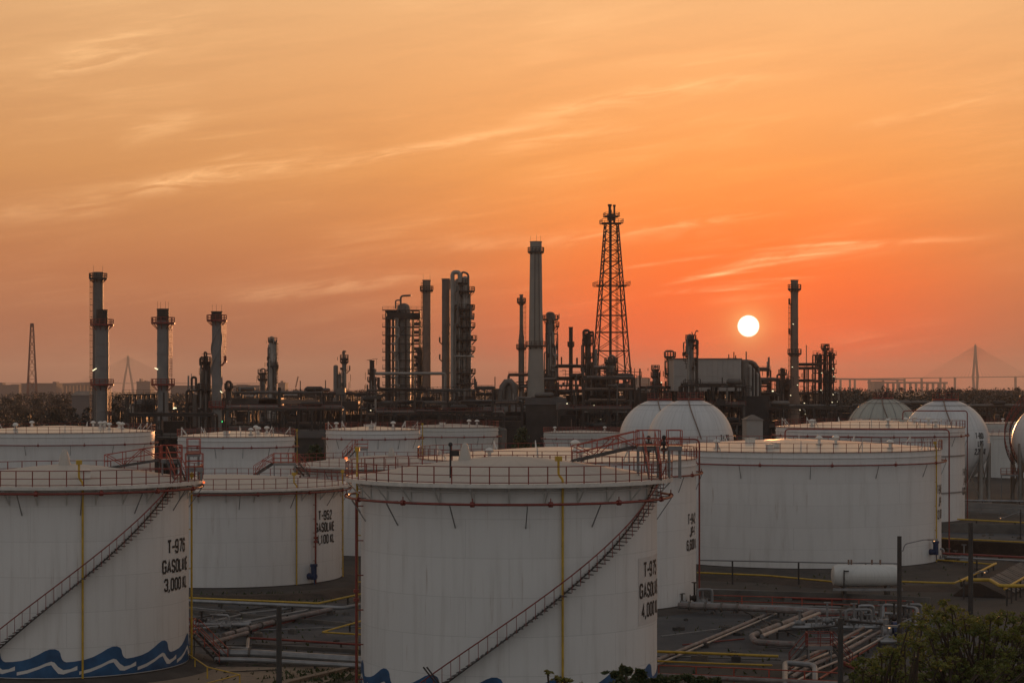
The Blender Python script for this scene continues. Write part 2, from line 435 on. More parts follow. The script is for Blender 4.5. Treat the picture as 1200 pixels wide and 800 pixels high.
# ------------------------------------------------------------------ ground
def sheet(name, pts, z, m, kind='structure', label=None):
    me = MB(); me.v = [(p[0], p[1], z) for p in pts]; me.f = [tuple(range(len(pts)))]
    o = me.build(name, m, None, False)
    return tag(o, label, None, None, kind)
sheet('ground', [(-7800, -300), (7800, -300), (7800, 14500), (-7800, 14500)], 0, MT['ground'])
def gp(*pts): return [G(x, y)[:2] for x, y in pts]
sheet('bund_floor', gp((-60, 715), (430, 706), (430, 764), (-60, 800)), .004, MT['slab'])
sheet('bund_floor', gp((700, 716), (905, 712), (1060, 722), (1240, 735), (1240, 780), (700, 776)), .004, MT['slab'])
sheet('bund_floor', gp((1090, 618), (1260, 622), (1260, 645), (1090, 640)), .004, MT['slab'])
sheet('pavement', gp((-100, 790), (200, 781), (430, 781), (430, 786), (330, 812), (300, 860), (-300, 860)), .006, MT['sand'])
sheet('path', gp((330, 812), (430, 788), (440, 784), (620, 781), (760, 800), (760, 900), (320, 900)), .003, MT['grass'])

# ------------------------------------------------------------------ lettering
def glyph_lines():
    """plain condensed signwriter's block letters as strokes in a unit box"""
    k = .2; q = .13
    O = [(0, q), (k, 0), (1-k, 0), (1, q), (1, 1-q), (1-k, 1), (k, 1), (0, 1-q), (0, q), (k, 0)]
    return {
     'T': [[(.5, 0), (.5, 1)], [(-.03, 1), (1.03, 1)]], '-': [[(.1, .47), (.95, .47)]], 'I': [[(.5, 0), (.5, 1)]],
     'O': [O], '0': [O], 'L': [[(0, 1), (0, 0), (.95, 0)]], 'N': [[(0, 0), (0, 1), (1, 0), (1, 1)]], 'E': [[(.95, 1), (0, 1), (0, 0), (.95, 0)], [(0, .52), (.8, .52)]],
     'A': [[(-.03, 0), (.5, 1), (1.03, 0)], [(.18, .28), (.82, .28)]], 'K': [[(0, 0), (0, 1)], [(1, 1), (.05, .42)], [(.33, .6), (1.02, 0)]],
     'J': [[(.9, 1), (.9, q), (.9-k, 0), (k, 0), (0, q), (0, .25)]], 'P': [[(0, 0), (0, 1), (1-k, 1), (1, 1-q), (1, .55), (1-k, .45), (0, .45)]],
     'G': [[(1, .78), (1, 1-q), (1-k, 1), (k, 1), (0, 1-q), (0, q), (k, 0), (1-k, 0), (1, q), (1, .48), (.55, .48)]],
     'S': [[(1, .76), (1, 1-q), (1-k, 1), (k, 1), (0, 1-q), (0, .66), (.15, .56), (.85, .44), (1, .34), (1, q), (1-k, 0), (k, 0), (0, q), (0, .24)]],
     '1': [[(.15, .8), (.5, 1), (.5, 0)]], '3': [[(0, .76), (0, 1-q), (k, 1), (1-k, 1), (1, 1-q), (1, .64), (.8, .53), (.4, .53)], [(.8, .53), (1, .42), (1, q), (1-k, 0), (k, 0), (0, q), (0, .24)]],
     '2': [[(0, .74), (0, 1-q), (k, 1), (1-k, 1), (1, 1-q), (1, .66), (0, .06), (0, 0), (1, 0)]],
     '4': [[(.72, 0), (.72, 1), (0, .3), (0, .24), (1.05, .24)]], '5': [[(.95, 1), (.05, 1), (.05, .56), (.75, .62), (1, .48), (1, q), (1-k, 0), (k, 0), (0, q), (0, .22)]],
     '6': [[(1, .78), (1, 1-q), (1-k, 1), (k, 1), (0, 1-q), (0, q), (k, 0), (1-k, 0), (1, q), (1, .45), (1-k, .57), (k, .57), (0, .47)]],
     '9': [[(0, .22), (0, q), (k, 0), (1-k, 0), (1, q), (1, 1-q), (1-k, 1), (k, 1), (0, 1-q), (0, .55), (k, .43), (1-k, .43), (1, .53)]],
     '7': [[(0, 1), (1, 1), (1, .9), (.4, 0)]], '8': [[(k, .53), (0, .64), (0, 1-q), (k, 1), (1-k, 1), (1, 1-q), (1, .64), (1-k, .53), (k, .53), (0, .42), (0, q), (k, 0), (1-k, 0), (1, q), (1, .42), (1-k, .53)]],
     ',': [[(.5, .08), (.5, -.05), (.25, -.2)]], ' ': []}
GL = glyph_lines()
ADV = {'I': .42, '1': .75, ',': .4, ' ': .45, '-': .6, 'T': 1.0}
def text_verts(txt, w, h):
    tot = sum(ADV.get(c, 1) for c in txt); u = w / tot; st = .165 * h; x = 0; vs = []; fs = []
    for c in txt:
        a = ADV.get(c, 1) * u; gw = u * .66 - st * .2
        if c in 'I,1': ox = x + a / 2 - gw / 2 - st*.1
        else: ox = x + (a - gw) / 2
        for ln in GL[c]:
            P = [Vector((ox + p[0] * gw, st / 2 + p[1] * (h - st))) for p in ln]
            b = len(vs)
            for i, p in enumerate(P):
                d0 = (p - P[i-1]).normalized() if i else (P[1] - P[0]).normalized()
                d1 = (P[i+1] - p).normalized() if i < len(P) - 1 else d0
                m = Vector((-(d0 + d1).y, (d0 + d1).x))
                m = m.normalized() if m.length > 1e-4 else Vector((-d0.y, d0.x))
                sc_ = min(1.8, 1 / max(.4, m.dot(Vector((-d0.y, d0.x)))))
                e = Vector((0, 0))
                if len(P) == 2 or True:
                    if i == 0: e = -d0 * st * .0
                for s_ in (-1, 1): vs.append(tuple(p + m * (s_ * st / 2 * sc_) + e))
            fs += [(b+2*i, b+2*i+2, b+2*i+3, b+2*i+1) for i in range(len(P) - 1)]
        x += a
    return vs, fs

def lettering(root, lines, rf, name='lettering'):
    """lines: (text, start angle deg, baseline z, width, height); rf(z) gives the surface radius"""
    mb = MB()
    for txt, deg, z0, w, h in lines:
        vs, fs = text_verts(txt, w, h); b = len(mb.v)
        for x, y in vs:
            r = rf(z0 + y) + .03; a = R_(deg) + x / rf(z0)
            mb.v.append((r * math.sin(a), -r * math.cos(a), z0 + y))
        mb.f += [tuple(b + i for i in f) for f in fs]
    return mb.build(name, MT['black'], root, False)

# ------------------------------------------------------------------ storage tanks
def pol(deg, r, z): a = R_(deg); return Vector((r * math.sin(a), -r * math.cos(a), z))

def rail_ring(Rr, z, n, h=1.05, r=.03, a0=0, a1=360, mid=True, pr=None):
    mb = MB(); full = a1 - a0 >= 359.9
    seg = max(8, int(96 * (a1 - a0) / 360))
    mb.ring(Rr, z + h, r, 6, seg, R_(a0), R_(a1))
    if mid: mb.ring(Rr, z + h * .5, r * .8, 5, seg, R_(a0), R_(a1))
    mb.ring(Rr, z + .08, r * .9, 5, seg, R_(a0), R_(a1))
    for i in range(n if full else n + 1):
        d = a0 + (a1 - a0) * i / n
        mb.cyl(pol(d, Rr, z), pol(d, Rr, z + h), pr or r * 1.1, 6)
    return mb

def rot_copy(o, deg, parent):
    c = o.copy(); col.objects.link(c); c.parent = parent; c.rotation_euler = (0, 0, R_(deg)); return c

def spiral_stair(root, R, d0, z0, d1, z1, w=.8):
    n = int(abs(z1 - z0) / .21); t = MB(); hr = MB()
    for i in range(n + 1):
        f = i / n; d = d0 + (d1 - d0) * f; z = z0 + (z1 - z0) * f
        a = R_(d); c = pol(d, R + .12 + w / 2, z)
        t.box(c, (.20, w, .05), a)
    pts = [pol(d0 + (d1-d0)*i/60, R + .16, z0 + (z1-z0)*i/60 - .05) for i in range(61)]
    for i in range(60): t.bar(pts[i], pts[i+1], .04, .10)
    rr = R + .12 + w
    for h, r in ((1.0, .042),):
        hr.tube([pol(d0 + (d1-d0)*i/60, rr, z0 + (z1-z0)*i/60 + h) for i in range(61)], r, 6)
    m = int(n / 1.9)
    for i in range(m + 1):
        f = i / m; d = d0 + (d1-d0)*f; z = z0 + (z1-z0)*f
        hr.cyl(pol(d, rr, z - .05), pol(d, rr, z + 1), .022, 5)
    s = t.build('stair_flight', MT['tread'], root)
    hr.build('handrail', MT['red'], s)

def platform_rect(root, cx, cy, z, sx, sy, h=1.05, m='brightred', name='access_platform', legs=None):
    d = MB().box((cx, cy, z), (sx, sy, .1))
    for a in (-1, 1): d.box((cx, cy + a * (sy/2 - .05), z - .14), (sx, .08, .18))
    if legs is not None:
        for a in (-1, 1):
            for b in (-1, 1): d.bar((cx + a*(sx/2-.1), cy + b*(sy/2-.1), z - .1), (cx + a*(sx/2-.1), cy + b*(sy/2-.1), legs), .09)
    o = d.build(name, MT['grey'], root)
    r = MB()
    P = [(-.5, -.5), (.5, -.5), (.5, .5), (-.5, .5)]
    for i in range(4):
        a, b = P[i], P[(i+1) % 4]
        A = Vector((cx + a[0]*sx, cy + a[1]*sy, z)); B = Vector((cx + b[0]*sx, cy + b[1]*sy, z))
        for hh in (h, h * .5, .12): r.cyl(A + Vector((0, 0, hh)), B + Vector((0, 0, hh)), .028, 5)
        m_ = max(1, int((B - A).length / .8))
        for k in range(m_): r.cyl(A.lerp(B, k/m_), A.lerp(B, k/m_) + Vector((0, 0, h)), .032, 5)
    r.build('handrail', MT[m], o)
    return o

def flight(root, A, B, w=.75, m='brightred', name='stair_flight', truss=False):
    A, B = Vector(A), Vector(B); d = B - A; s = d.cross(Vector((0, 0, 1))).normalized() * (w / 2)
    t = MB(); n = max(2, int(abs(d.z) / .22)) if abs(d.z) > .8 else max(2, int(d.length / .35))
    for k in (-1, 1): t.bar(A + s*k, B + s*k, .06, .18)
    for i in range(n + 1):
        p = A.lerp(B, i / n); t.bar(p - s, p + s, .22, .04)
    o = t.build(name, MT['tread'], root)
    r = MB(); up = Vector((0, 0, 1.0))
    for k in (-1, 1):
        r.cyl(A + s*k + up, B + s*k + up, .032, 5); r.cyl(A + s*k + up*.5, B + s*k + up*.5, .03, 5)
        m_ = max(1, int(d.length / 1.2))
        for i in range(m_ + 1):
            p = A.lerp(B, i/m_) + s*k; r.cyl(p, p + up, .03, 5)
            if truss and i < m_: r.cyl(p + up * (i % 2), A.lerp(B, (i+1)/m_) + s*k + up * ((i+1) % 2), .03, 5)
    r.build('handrail', MT[m], o)
    return o

def wave_band(root, R, sgn=1):
    L = 4.0; n = int(2 * PI * R / L); L = 2 * PI * R / n
    top = [(0, 1.02), (.12, 1.05), (.28, 1.14), (.42, 1.30), (.55, 1.55), (.66, 1.80), (.74, 1.92), (.82, 1.92), (.88, 1.80), (.905, 1.62), (.912, 1.42), (.93, 1.22), (.96, 1.08), (1.0, 1.02)]
    b = MB(); v = []
    for k in range(n):
        for i, (u, h) in enumerate(top[:-1]): v.append(((k + u) * L, h + .15 * math.sin(k * 1.7)*0))
    m = len(v)
    for x, h in v:
        a = x / R; b.v.append(tuple(pol(math.degrees(a), R + .015, h + .45)))
        b.v.append(tuple(pol(math.degrees(a), R + .015, .42)))
    for i in range(m):
        j = (i + 1) % m; b.f.append((2*i+1, 2*j+1, 2*j, 2*i))
    o = b.build('painted_wave', MT['blue'], root)
    cl = [(.20, .20, .20), (.38, .36, .20), (.56, .62, .18), (.68, .84, .18), (.76, .92, .22), (.81, .74, .42), (.87, .44, .42), (.95, .30, .26), (1.06, .40, .18), (1.17, .56, .26)]
    w = MB()
    for k in range(n):
        bb = len(w.v)
        for (u, h, t) in cl:
            for s in (-1, 1): w.v.append(tuple(pol(math.degrees((k + u) * L / R), R + .03, h + .5 + s * t / 2 * 1.1)))
        for i in range(len(cl) - 1): w.f.append((bb+2*i, bb+2*i+2, bb+2*i+3, bb+2*i+1))
    w.build('white_swirl', MT['wavewhite'], o)

def tank(label, px, D, R, H, rise=1.2, gallery=True, ring_z=None, posts=56, text=None, patch=None, yellow=(), riser=(),
         stair=None, wave=False, vents=(), brackets=28, shell='shell', roof=None, struts=14, group='white storage tanks of the tank farm', fw=None, belts=(), name='storage_tank', rail='red'):
    X = (px - 600) * D / F
    root = thing(name, label, 'storage tank', (X, D, 0), -math.atan2(X, D), group)
    MB().lathe([(R + 2.2, 0), (R + .9, .26), (R + .12, .30), (R + .12, .38), (R - .3, .38)], 96).build('foundation', MT['ringwall'], root)
    MB().lathe([(R, .36), (R, H)], 128).build('shell', MT[shell], root)
    prof = [(R + .06, H - .02), (R + .06, H + .06)]
    for i in range(1, 13):
        f = i / 12; prof.append((max(.01, R * (1 - f)), H + .06 + rise * (1 - (1 - f) ** 1.45)))
    MB().lathe(prof, 96).build('roof', MT[roof or ('tan_roof' if gallery else 'roof')], root)
    MB().lathe([(R, H - .62), (R + .10, H - .6), (R + .10, H - .5), (R, H - .48)], 96).build('top_angle', MT[shell], root)
    for bz in belts:
        MB().lathe([(R, bz - .1), (R + .14, bz - .08), (R + .14, bz + .08), (R, bz + .1)], 96).build('stiffener', MT['grey'], root)
    Rg = R + 1.05 if gallery else R + .1
    if gallery:
        MB().lathe([(R - .02, H - .24), (Rg, H - .24), (Rg, H), (R - .02, H)], 96).build('wind_girder', MT['fitting'], root)
        br = MB(); br.bar((0, -R - .02, H - 1.35), (0, -R - .02, H - .26), .10, .10); br.bar((0, -R - .05, H - 1.25), (0, -Rg + .1, H - .3), .07, .07)
        b0 = br.build('bracket', MT['shell2'], root)
        for i in range(1, brackets): rot_copy(b0, 360 * i / brackets, root)
        rail_ring(Rg - .06, H, posts, r=.03, pr=.038).build('railing', MT[rail], root)
    else:
        rail_ring(Rg, H, posts, r=.03, pr=.035).build('railing', MT[rail], root)
    if ring_z:
        Rp = Rg - .1 if gallery else R + .55
        MB().ring(Rp, ring_z, .08, 8, 128).build('cooling_ring', MT['red'], root)
        s = MB().bar((0, -Rp, ring_z - .1), (0, -R - .01, ring_z - 1.5), .06, .06); s.bar((0, -Rp, ring_z), (0, -R, ring_z), .06, .06)
        s0 = s.build('strut', MT['grey'], root); s0.rotation_euler = (0, 0, R_(6))
        for i in range(1, struts): rot_copy(s0, 6 + 360 * i / struts, root)
        nz = MB().cyl((0, -Rp, ring_z), (0, -Rp, ring_z + .38), .035, 5); nz.cyl((0, -Rp - .02, ring_z), (0, -Rp - .02, ring_z + .001), .2, 8)
        nz.cyl((-.12, -Rp, ring_z), (.12, -Rp, ring_z), .17, 8)
        n0 = nz.build('nozzle', MT['red'], root); n0.rotation_euler = (0, 0, R_(-12))
        for i in range(1, struts): rot_copy(n0, -12 + 360 * i / struts, root)
    for d, rr, top in yellow:
        y = MB(); y.pipe([pol(d, R + rr, .35), pol(d, R + rr, H + .25), pol(d - 1.6, R + rr, H + .5), pol(d - 1.6, R + rr, H + top)], .075, 8)
        for i in range(5): y.bar(pol(d, R, 1.2 + i * (H - 2) / 4), pol(d, R + rr, 1.2 + i * (H - 2) / 4), .07)
        y.box(pol(d - 1.6, R + rr, H + top), (.38, .3, .3), R_(d)); y.build('gauge_pipe', MT['yellow'], root)
    for d, rr in riser:
        y = MB(); y.tube([pol(d, R + rr, .3), pol(d, R + rr, ring_z or H)], .09, 8)
        for i in range(6): y.bar(pol(d, R, 1.2 + i * (H - 3) / 5), pol(d, R + rr, 1.2 + i * (H - 3) / 5), .07)
        y.cyl(pol(d, R + rr, H * .44), pol(d, R + rr, H * .44 + .2), .2, 8); y.cyl(pol(d, R + rr, H * .48), pol(d, R + rr, H * .48 + .2), .2, 8)
        y.build('riser_pipe', MT['red'], root)
    if stair: spiral_stair(root, R, *stair)
    if patch:
        d0, d1, z0, z1 = patch; p = MB()
        for i in range(13):
            d = d0 + (d1 - d0) * i / 12; p.v += [tuple(pol(d, R + .012, z0)), tuple(pol(d, R + .012, z1))]
        p.f = [(2*i, 2*i+2, 2*i+3, 2*i+1) for i in range(12)]; p.build('repainted_patch', MT['patch'], root)
    if text: lettering(root, text, lambda z: R)
    if wave: wave_band(root, R)
    for kind, d, rr in vents:
        f = (R - rr) / R; zz = H + .06 + rise * (1 - (1 - f) ** 1.45)
        c = pol(d, rr, zz); v = MB()
        if kind == 'cone': v.lathe([(.46, -.1), (.34, .45), (.20, .95), (.10, 1.08), (.01, 1.1)], 16, c)
        elif kind == 'mush': v.lathe([(.17, -.1), (.17, .6), (.22, .62), (.36, .64), (.44, .76), (.34, .92), (.16, 1.02), (.01, 1.04)], 14, c); v.box((c.x, c.y, zz + .1), (.7, .7, .1))
        elif kind == 'brace': v.bar(pol(d, rr, zz), pol(d, rr, zz + 1.25), .10); v.bar(pol(d, rr - .9, zz), pol(d, rr, zz + 1.1), .09)
        elif kind == 'hatch': v.box((c.x, c.y, zz + .25), (.8, .8, .5), R_(d)); v.box((c.x, c.y, zz + .53), (.95, .95, .08), R_(d))
        elif kind == 'mast': v.cyl((c.x, c.y, zz - .3), (c.x, c.y, zz + 2.0), .06, 6); v.sphere((c.x, c.y, zz + 2.05), .14, 6); v.box((c.x + .3, c.y, zz + 1.5), (.5, .3, .35))
        elif kind == 'valve': v.cyl((c.x, c.y, zz), (c.x, c.y, zz + 1.9), .10, 6); v.box((c.x, c.y, zz + .9), (.5, .4, .3)); v.cyl((c.x - .35, c.y, zz + 1.45), (c.x + .35, c.y, zz + 1.45), .16, 8); v.sphere((c.x, c.y, zz + 2.0), .2, 6)
        v.build({'cone': 'roof_vent', 'mush': 'mushroom_vent', 'brace': 'foam_pourer', 'hatch': 'roof_hatch', 'mast': 'instrument_mast', 'valve': 'relief_valve'}[kind],
                MT['tan_roof'] if kind == 'cone' else MT['dark2'] if kind in ('mast', 'valve') else MT['fitting'], root)
    if fw:                                  # tall fire-water pipe crossing above the roof and dropping beside the shell
        x0, xr, z, y = fw
        MB().pipe([(x0, y, H + 1.1), (x0, y, z), (xr, y, z), (xr, y, .3)], .085, 8, .5).build('foam_pipe', MT['red'], root)
    return root

def ring_vents(seed, R, n=7, braces=9):
    rnd = random.Random(seed); out = []
    for i in range(n): out.append((rnd.choice(['mush', 'mush', 'hatch']), rnd.uniform(-180, 180), R * rnd.uniform(.45, .9)))
    for i in range(braces): out.append(('brace', 360 * i / braces + rnd.uniform(-5, 5), R - .35))
    return out

t976 = tank('white gasoline tank T-976 at the left edge, blue wave band round its foot', 78, 141.5, 8.7, 13.4, 1.1, True, 12.9, 54,
     text=[('T-976', 52.0, 8.35, 3.0, 1.02), ('GASOLINE', 48.2, 7.0, 4.25, .98), ('3,000 KL', 49.6, 5.75, 3.85, .92)],
     yellow=[(6.9, .18, 1.6), (87, .2, .3)], stair=(-46, .4, 55, 13.25), wave=True, vents=[('cone', -14, .6), ('hatch', 10, 6.6)])
t975 = tank('big white gasoline tank T-975 in the centre foreground, crossed by a diagonal stair', 596.5, 129.6, 9.75, 14.2, 1.3, True, 12.95, 57,
     text=[('T-975', 60.8, 7.95, 3.0, 1.0), ('GASOLINE', 57.6, 6.65, 4.3, .98), ('4,000 KL', 59.3, 5.4, 3.9, .95)], patch=(57, 86, 4.95, 9.25),
     yellow=[(19.4, .16, 1.5), (-87, .25, 1.8)], riser=[(-75.5, .45)], stair=(-35, .4, 71, 14.05), wave=True, vents=[('cone', -75, 3.0), ('mast', -25, 8.6)])
t952 = tank('white gasoline tank T-952 standing between T-976 and T-975', 265, 205.5, 12.1, 10.05, .9, True, 9.55, 66,
     text=[('T-952', 49.5, 6.6, 2.75, 1.0), ('GASOLINE', 47.2, 5.4, 3.85, 1.0), ('4,100 KL', 48, 4.2, 3.7, .95)],
     yellow=[(80, .16, 1.3), (35, .1, 1.4)], riser=[(46.2, .3)], vents=[('hatch', 60, 8)], struts=14)
tk = tank('low white tank half hidden behind T-975 with a thin red stair at its left side', 452, 240, 10.3, 10.8, 1.0, True, 10.2, 50, stair=(-60, .4, -118, 10.6), vents=[('cone', 20, 2)], rail='red', struts=8)
tf = tank('white jet fuel tank T-942 right behind T-975, its pale roof above the gallery', 653, 184.6, 13.0, 13.45, 1.0, False, 12.1, 62,
     text=[('T-942', 66.0, 7.55, 3.0, 1.0), ('JP-1', 68.5, 6.4, 2.2, .95), ('6,600 KL', 64.8, 5.2, 4.1, .98)], vents=[('mush', -32, 11.4), ('mush', 10, 11.8), ('valve', 42, 12.2), ('valve', 52, 12.2), ('brace', -60, 12.6), ('brace', -8, 12.6), ('brace', 30, 12.6), ('mush', 20, 4.8), ('brace', 150, 12.6), ('brace', 190, 12.6), ('brace', 210, 12.6), ('mush', 170, 11.5)],
     fw=(9.8, 13.45, 15.2, 1.5), stair=None)
tg = tank('largest white jet fuel tank T-945 at right with streaked shell and pale flat roof', 930, 231, 17.0, 12.95, 1.05, False, 11.6, 74,
     text=[('T-945', 72.2, 7.9, 3.0, 1.1), ('JP-1', 74.5, 6.5, 2.2, 1.1), ('12,100 KL', 71.0, 5.1, 4.9, 1.05)],
     yellow=[(68.8, .2, .9)], vents=ring_vents(3, 17, 8, 12), fw=(-1, 18.0, 15.2, 1.0))
th = tank('white tank behind the largest one, with two grey belts round its shell', 1019, 300, 14.2, 14.1, 1.0, False, 12.9, 64,
     text=[('T-946', 74.5, 6.9, 3.0, 1.1), ('JP-1', 77, 5.5, 2.2, 1.1), ('6,600 KL', 74, 4.1, 4.0, 1.1)], belts=(10.0, 4.6), vents=ring_vents(5, 14, 9, 11), fw=(5, 14.6, 16.6, .5))
ti = tank('white tank cut by the left photo edge, behind T-976 and under the tall paired stack', 70, 307, 14.6, 13.25, .9, False, 11.5, 56, vents=ring_vents(8, 14.6, 9, 13))
tj = tank('narrow white tank behind T-952 and below the twisted stack', 277, 292, 8.6, 12.9, .7, False, 11.4, 40, vents=ring_vents(9, 8.6, 5, 10), yellow=[(84, .4, .9)])
tl = tank('white tank with bright roof behind T-975 at its upper left', 437, 311, 7.4, 13.45, .5, False, 12.1, 40, vents=ring_vents(10, 7.4, 5, 8), yellow=[(83, .5, .9)])
tm = tank('cream tank with a rusty rim just right of the narrow bright roofed tank', 530, 346, 8.1, 13.2, .5, False, 11.6, 34, shell='shell2', roof='tan_roof', vents=[('mush', 60, 5), ('hatch', -20, 5), ('mush', 150, 6)])
tn = tank('small cream tank between the refinery and the paired spheres, ribbed by its close railing', 682, 425, 8.3, 10.5, .4, False, 9.2, 60, shell='shell2', roof='tan_roof', vents=[('mush', 100, 5), ('mush', -100, 6)])
to = tank('pale tank at the right edge, seen between the lettered sphere and the cut one', 1196, 440, 11.2, 9.6, .5, False, None, 44, shell='shell2', roof='tan_roof', vents=[('mush', -60, 9)])
tp = tank('far pale tank at the right edge, its rail just above the nearer one', 1212, 505, 16.5, 11.0, .5, False, None, 60, shell='shell2', roof='tan_roof', vents=[('mush', -60, 9)])

# access platforms and rolling ladders over the roof rims
def over_roof(root, xa, ya, za, xb, yb, zb, H, xf, yf, sx=1.6, sy=1.4):
    platform_rect(root, xa, ya, za, sx, sy, name='access_platform', legs=H)
    flight(root, (xa - sx/2, ya, za), (xb, yb, zb), truss=True, name='rolling_ladder')
    if xf is not None: flight(root, (xf, yf, H), (xa, ya - sy/2, za), .8, name='stair_flight')
over_roof(t975, 9.0, -2.6, 16.25, 4.3, -.3, 15.25, 14.2, 9.3, -4.9, 1.5, 1.4)
platform_rect(t975, 10.7, -2.6, 16.25, .9, 1.4, name='access_platform', legs=14.2)
over_roof(t976, 7.4, -1.0, 14.85, 2.8, .4, 14.2, 13.4, 7.9, -3.6, 1.5, 1.3)
platform_rect(t976, 9.0, -1.0, 15.3, .9, 1.4, name='access_platform', legs=13.4)
platform_rect(t976, 8.9, -3.2, 14.3, 1.2, 1.2, name='access_platform', legs=13.4)
over_roof(t952, 6.2, 4.0, 12.0, 3.0, 3.4, 10.75, 10.6, None, None, 2.4, 1.6)
flight(t952, (7.4, 4.6, 12.0), (8.7, 6.6, 10.5), name='stair_flight')
over_roof(tk, -3.0, 3.0, 12.6, -5.0, 1.0, 11.3, 11.2, None, None)
for root, d, rr, z in ((t975, -89, 10.75, 15.4), (t976, 82, 9.8, 13.2)):
    b = MB().box(pol(d, rr, z), (.16, .16, .14)); b.build('glow_box', MT['glowr'], root)  # small glowing red-orange boxes at the gallery edges

# motor driven mixers at the tank feet
def mixer(root, d, R, z=1.2):
    o = MB(); c = pol(d, R + .7, z); a = pol(d, R, z)
    o.cyl(a, pol(d, R + .9, z), .34, 10); o.cyl(c + Vector((0, 0, -.3)), c + Vector((0, 0, 1.0)), .30, 10); o.cyl(c + Vector((0, 0, 1.0)), c + Vector((0, 0, 1.25)), .38, 10)
    o.bar(c, c + Vector((.1, -.1, -.9)), .12); o.build('mixer_motor', MT['bluem'], root)
mixer(t952, 43, 12.1, 1.1); mixer(tg, 63.5, 17.0, 1.6)

# ------------------------------------------------------------------ LPG spheres
def lpg_sphere(label, px, D, R, zc, text=None, stair_deg=None, helm='round', umbrella=False):
    X = (px - 600) * D / F
    root = thing('gas_sphere', label, 'gas sphere', (X, D, 0), -math.atan2(X, D), 'white pressure spheres')
    MB().sphere((0, 0, zc), R, 32).build('sphere_shell', MT['oldsphere' if umbrella else 'sphere'], root)
    for i in range(10):
        d = 18 + 36 * i
        g = MB(); g.cyl(pol(d, R * .97, 0), pol(d, R * .97, zc), .38, 12); g.cyl(pol(d, R * .97, 0), pol(d, R * .97, .5), .6, 12)
        g.cyl(pol(d, R * .97, zc * .38), pol(d, R * .97, zc * .40), .46, 12)
        g.build('leg', MT['light'], root)
        g = MB(); g.cyl(pol(d, R * .97, .8), pol(d + 36, R * .97, zc * .8), .09, 6); g.cyl(pol(d + 36, R * .97, .8), pol(d, R * .97, zc * .8), .09, 6)
        g.build('brace', MT['light'], root)
    # crown platform with its valves
    p = MB().lathe([(.1, zc + R - .05), (2.3, zc + R - .2), (2.3, zc + R + .05), (.1, zc + R + .1)], 24)
    o = p.build('crown_platform', MT['red'], root)
    rail_ring(2.25, zc + R, 14, r=.04).build('handrail', MT['red'], o)
    rnd = random.Random(int(px))
    for i in range(5):
        v = MB(); a = rnd.uniform(0, 2*PI); q = Vector((rnd.uniform(.2, 1.7)*math.sin(a), rnd.uniform(.2, 1.7)*math.cos(a), zc + R)); h = rnd.uniform(.9, 2.2)
        v.cyl(q, q + Vector((0, 0, h)), .1, 6); v.cyl(q + Vector((0, 0, h*.55)), q + Vector((0, 0, h*.75)), .24, 8); v.box(q + Vector((0, 0, h)), (.4, .2, .14))
        v.build('relief_valve', MT['dark2'], root)
    # latitude spray ring and the pipe running up over the shell
    MB().ring(R * math.cos(R_(58)) + .12, zc + R * math.sin(R_(58)) + .1, .05, 6, 48).build('spray_ring', MT['mid'], root)
    pts = [pol(-12 + 26 * (1 - i / 14), (R + .25) * math.cos(R_(5 + i * 6)), zc + (R + .25) * math.sin(R_(5 + i * 6))) for i in range(15)]
    MB().tube(pts, .10, 6).build('spray_pipe', MT['brownstack'], root)
    if umbrella:
        u = MB()
        for i in range(16):
            a = 22.5 * i
            u.tube([pol(a, (R + .1) * math.cos(R_(20 + j * 8)), zc + (R + .1) * math.sin(R_(20 + j * 8))) for j in range(9)], .045, 5)
        u.build('meridian_pipe', MT['grey'], root)
    if stair_deg is not None:
        t = MB(); h = MB(); n = 60
        def sp(i, off, up=0):
            e = R_(-25 + 100 * i / n); a = stair_deg - 40 * i / n
            return pol(a, (R + off) * math.cos(e) + .3, zc + (R + off) * math.sin(e) + up)
        for i in range(n): t.bar(sp(i, .3), sp(i, 1.2), .3, .06)
        for off in (.3, 1.2): t.tube([sp(i, off) for i in range(n + 1)], .09, 5)
        for off in (.3, 1.2):
            for up in (.55, 1.1): h.tube([sp(i, off, up) for i in range(n + 1)], .05, 5)
            for i in range(0, n + 1, 3): h.cyl(sp(i, off), sp(i, off, 1.1), .05, 5)
        s = t.build('spiral_stair', MT['dark'], root); h.build('handrail', MT['red'], s)
        platform_rect(root, pol(stair_deg, R + 1.2, 0).x, pol(stair_deg, R + 1.2, 0).y, 5.0, 3, 3, m='red', name='landing', legs=0)
    if text: lettering(root, text, lambda z: math.sqrt(max(1, R * R - (z - zc) ** 2)))
    return root
lpg_sphere('front sphere of the pair behind T-975, its dome whole and a red pipe climbing it', 809, 345, 7.6, 10.6, text=[('T-803', 43, 11.0, 2.6, 1.0), ('LPG', 46, 9.7, 1.6, 1.0)])
lpg_sphere('rear sphere of the pair behind T-975, half hidden by the front one', 773, 368, 7.6, 10.4)
lpg_sphere('lettered LPG sphere at right with a dark valve platform on its crown', 1108, 345, 7.6, 10.5, text=[('T-801', 42, 11.3, 2.4, 1.05), ('LPG', 45.5, 9.95, 1.6, 1.05), ('2,200 KL', 41, 8.6, 3.3, 1.05)])
lpg_sphere('far sphere with ribbed yellowish dome left of the lettered sphere', 1035, 440, 8.3, 9.6, umbrella=True)
lpg_sphere('sphere cut by the right photo edge with a spiral stair curling round it', 1236, 345, 7.4, 10.4, stair_deg=-62)

# ------------------------------------------------------------------ refinery
class PX:
    def __init__(s, px, Y): s.px, s.Y, s.k = px, Y, Y / F
    def x(s, p): return (p - s.px) * s.k
    def z(s, py): return CH - (py - HZ) * s.k
    def X(s): return (s.px - 600) * s.k

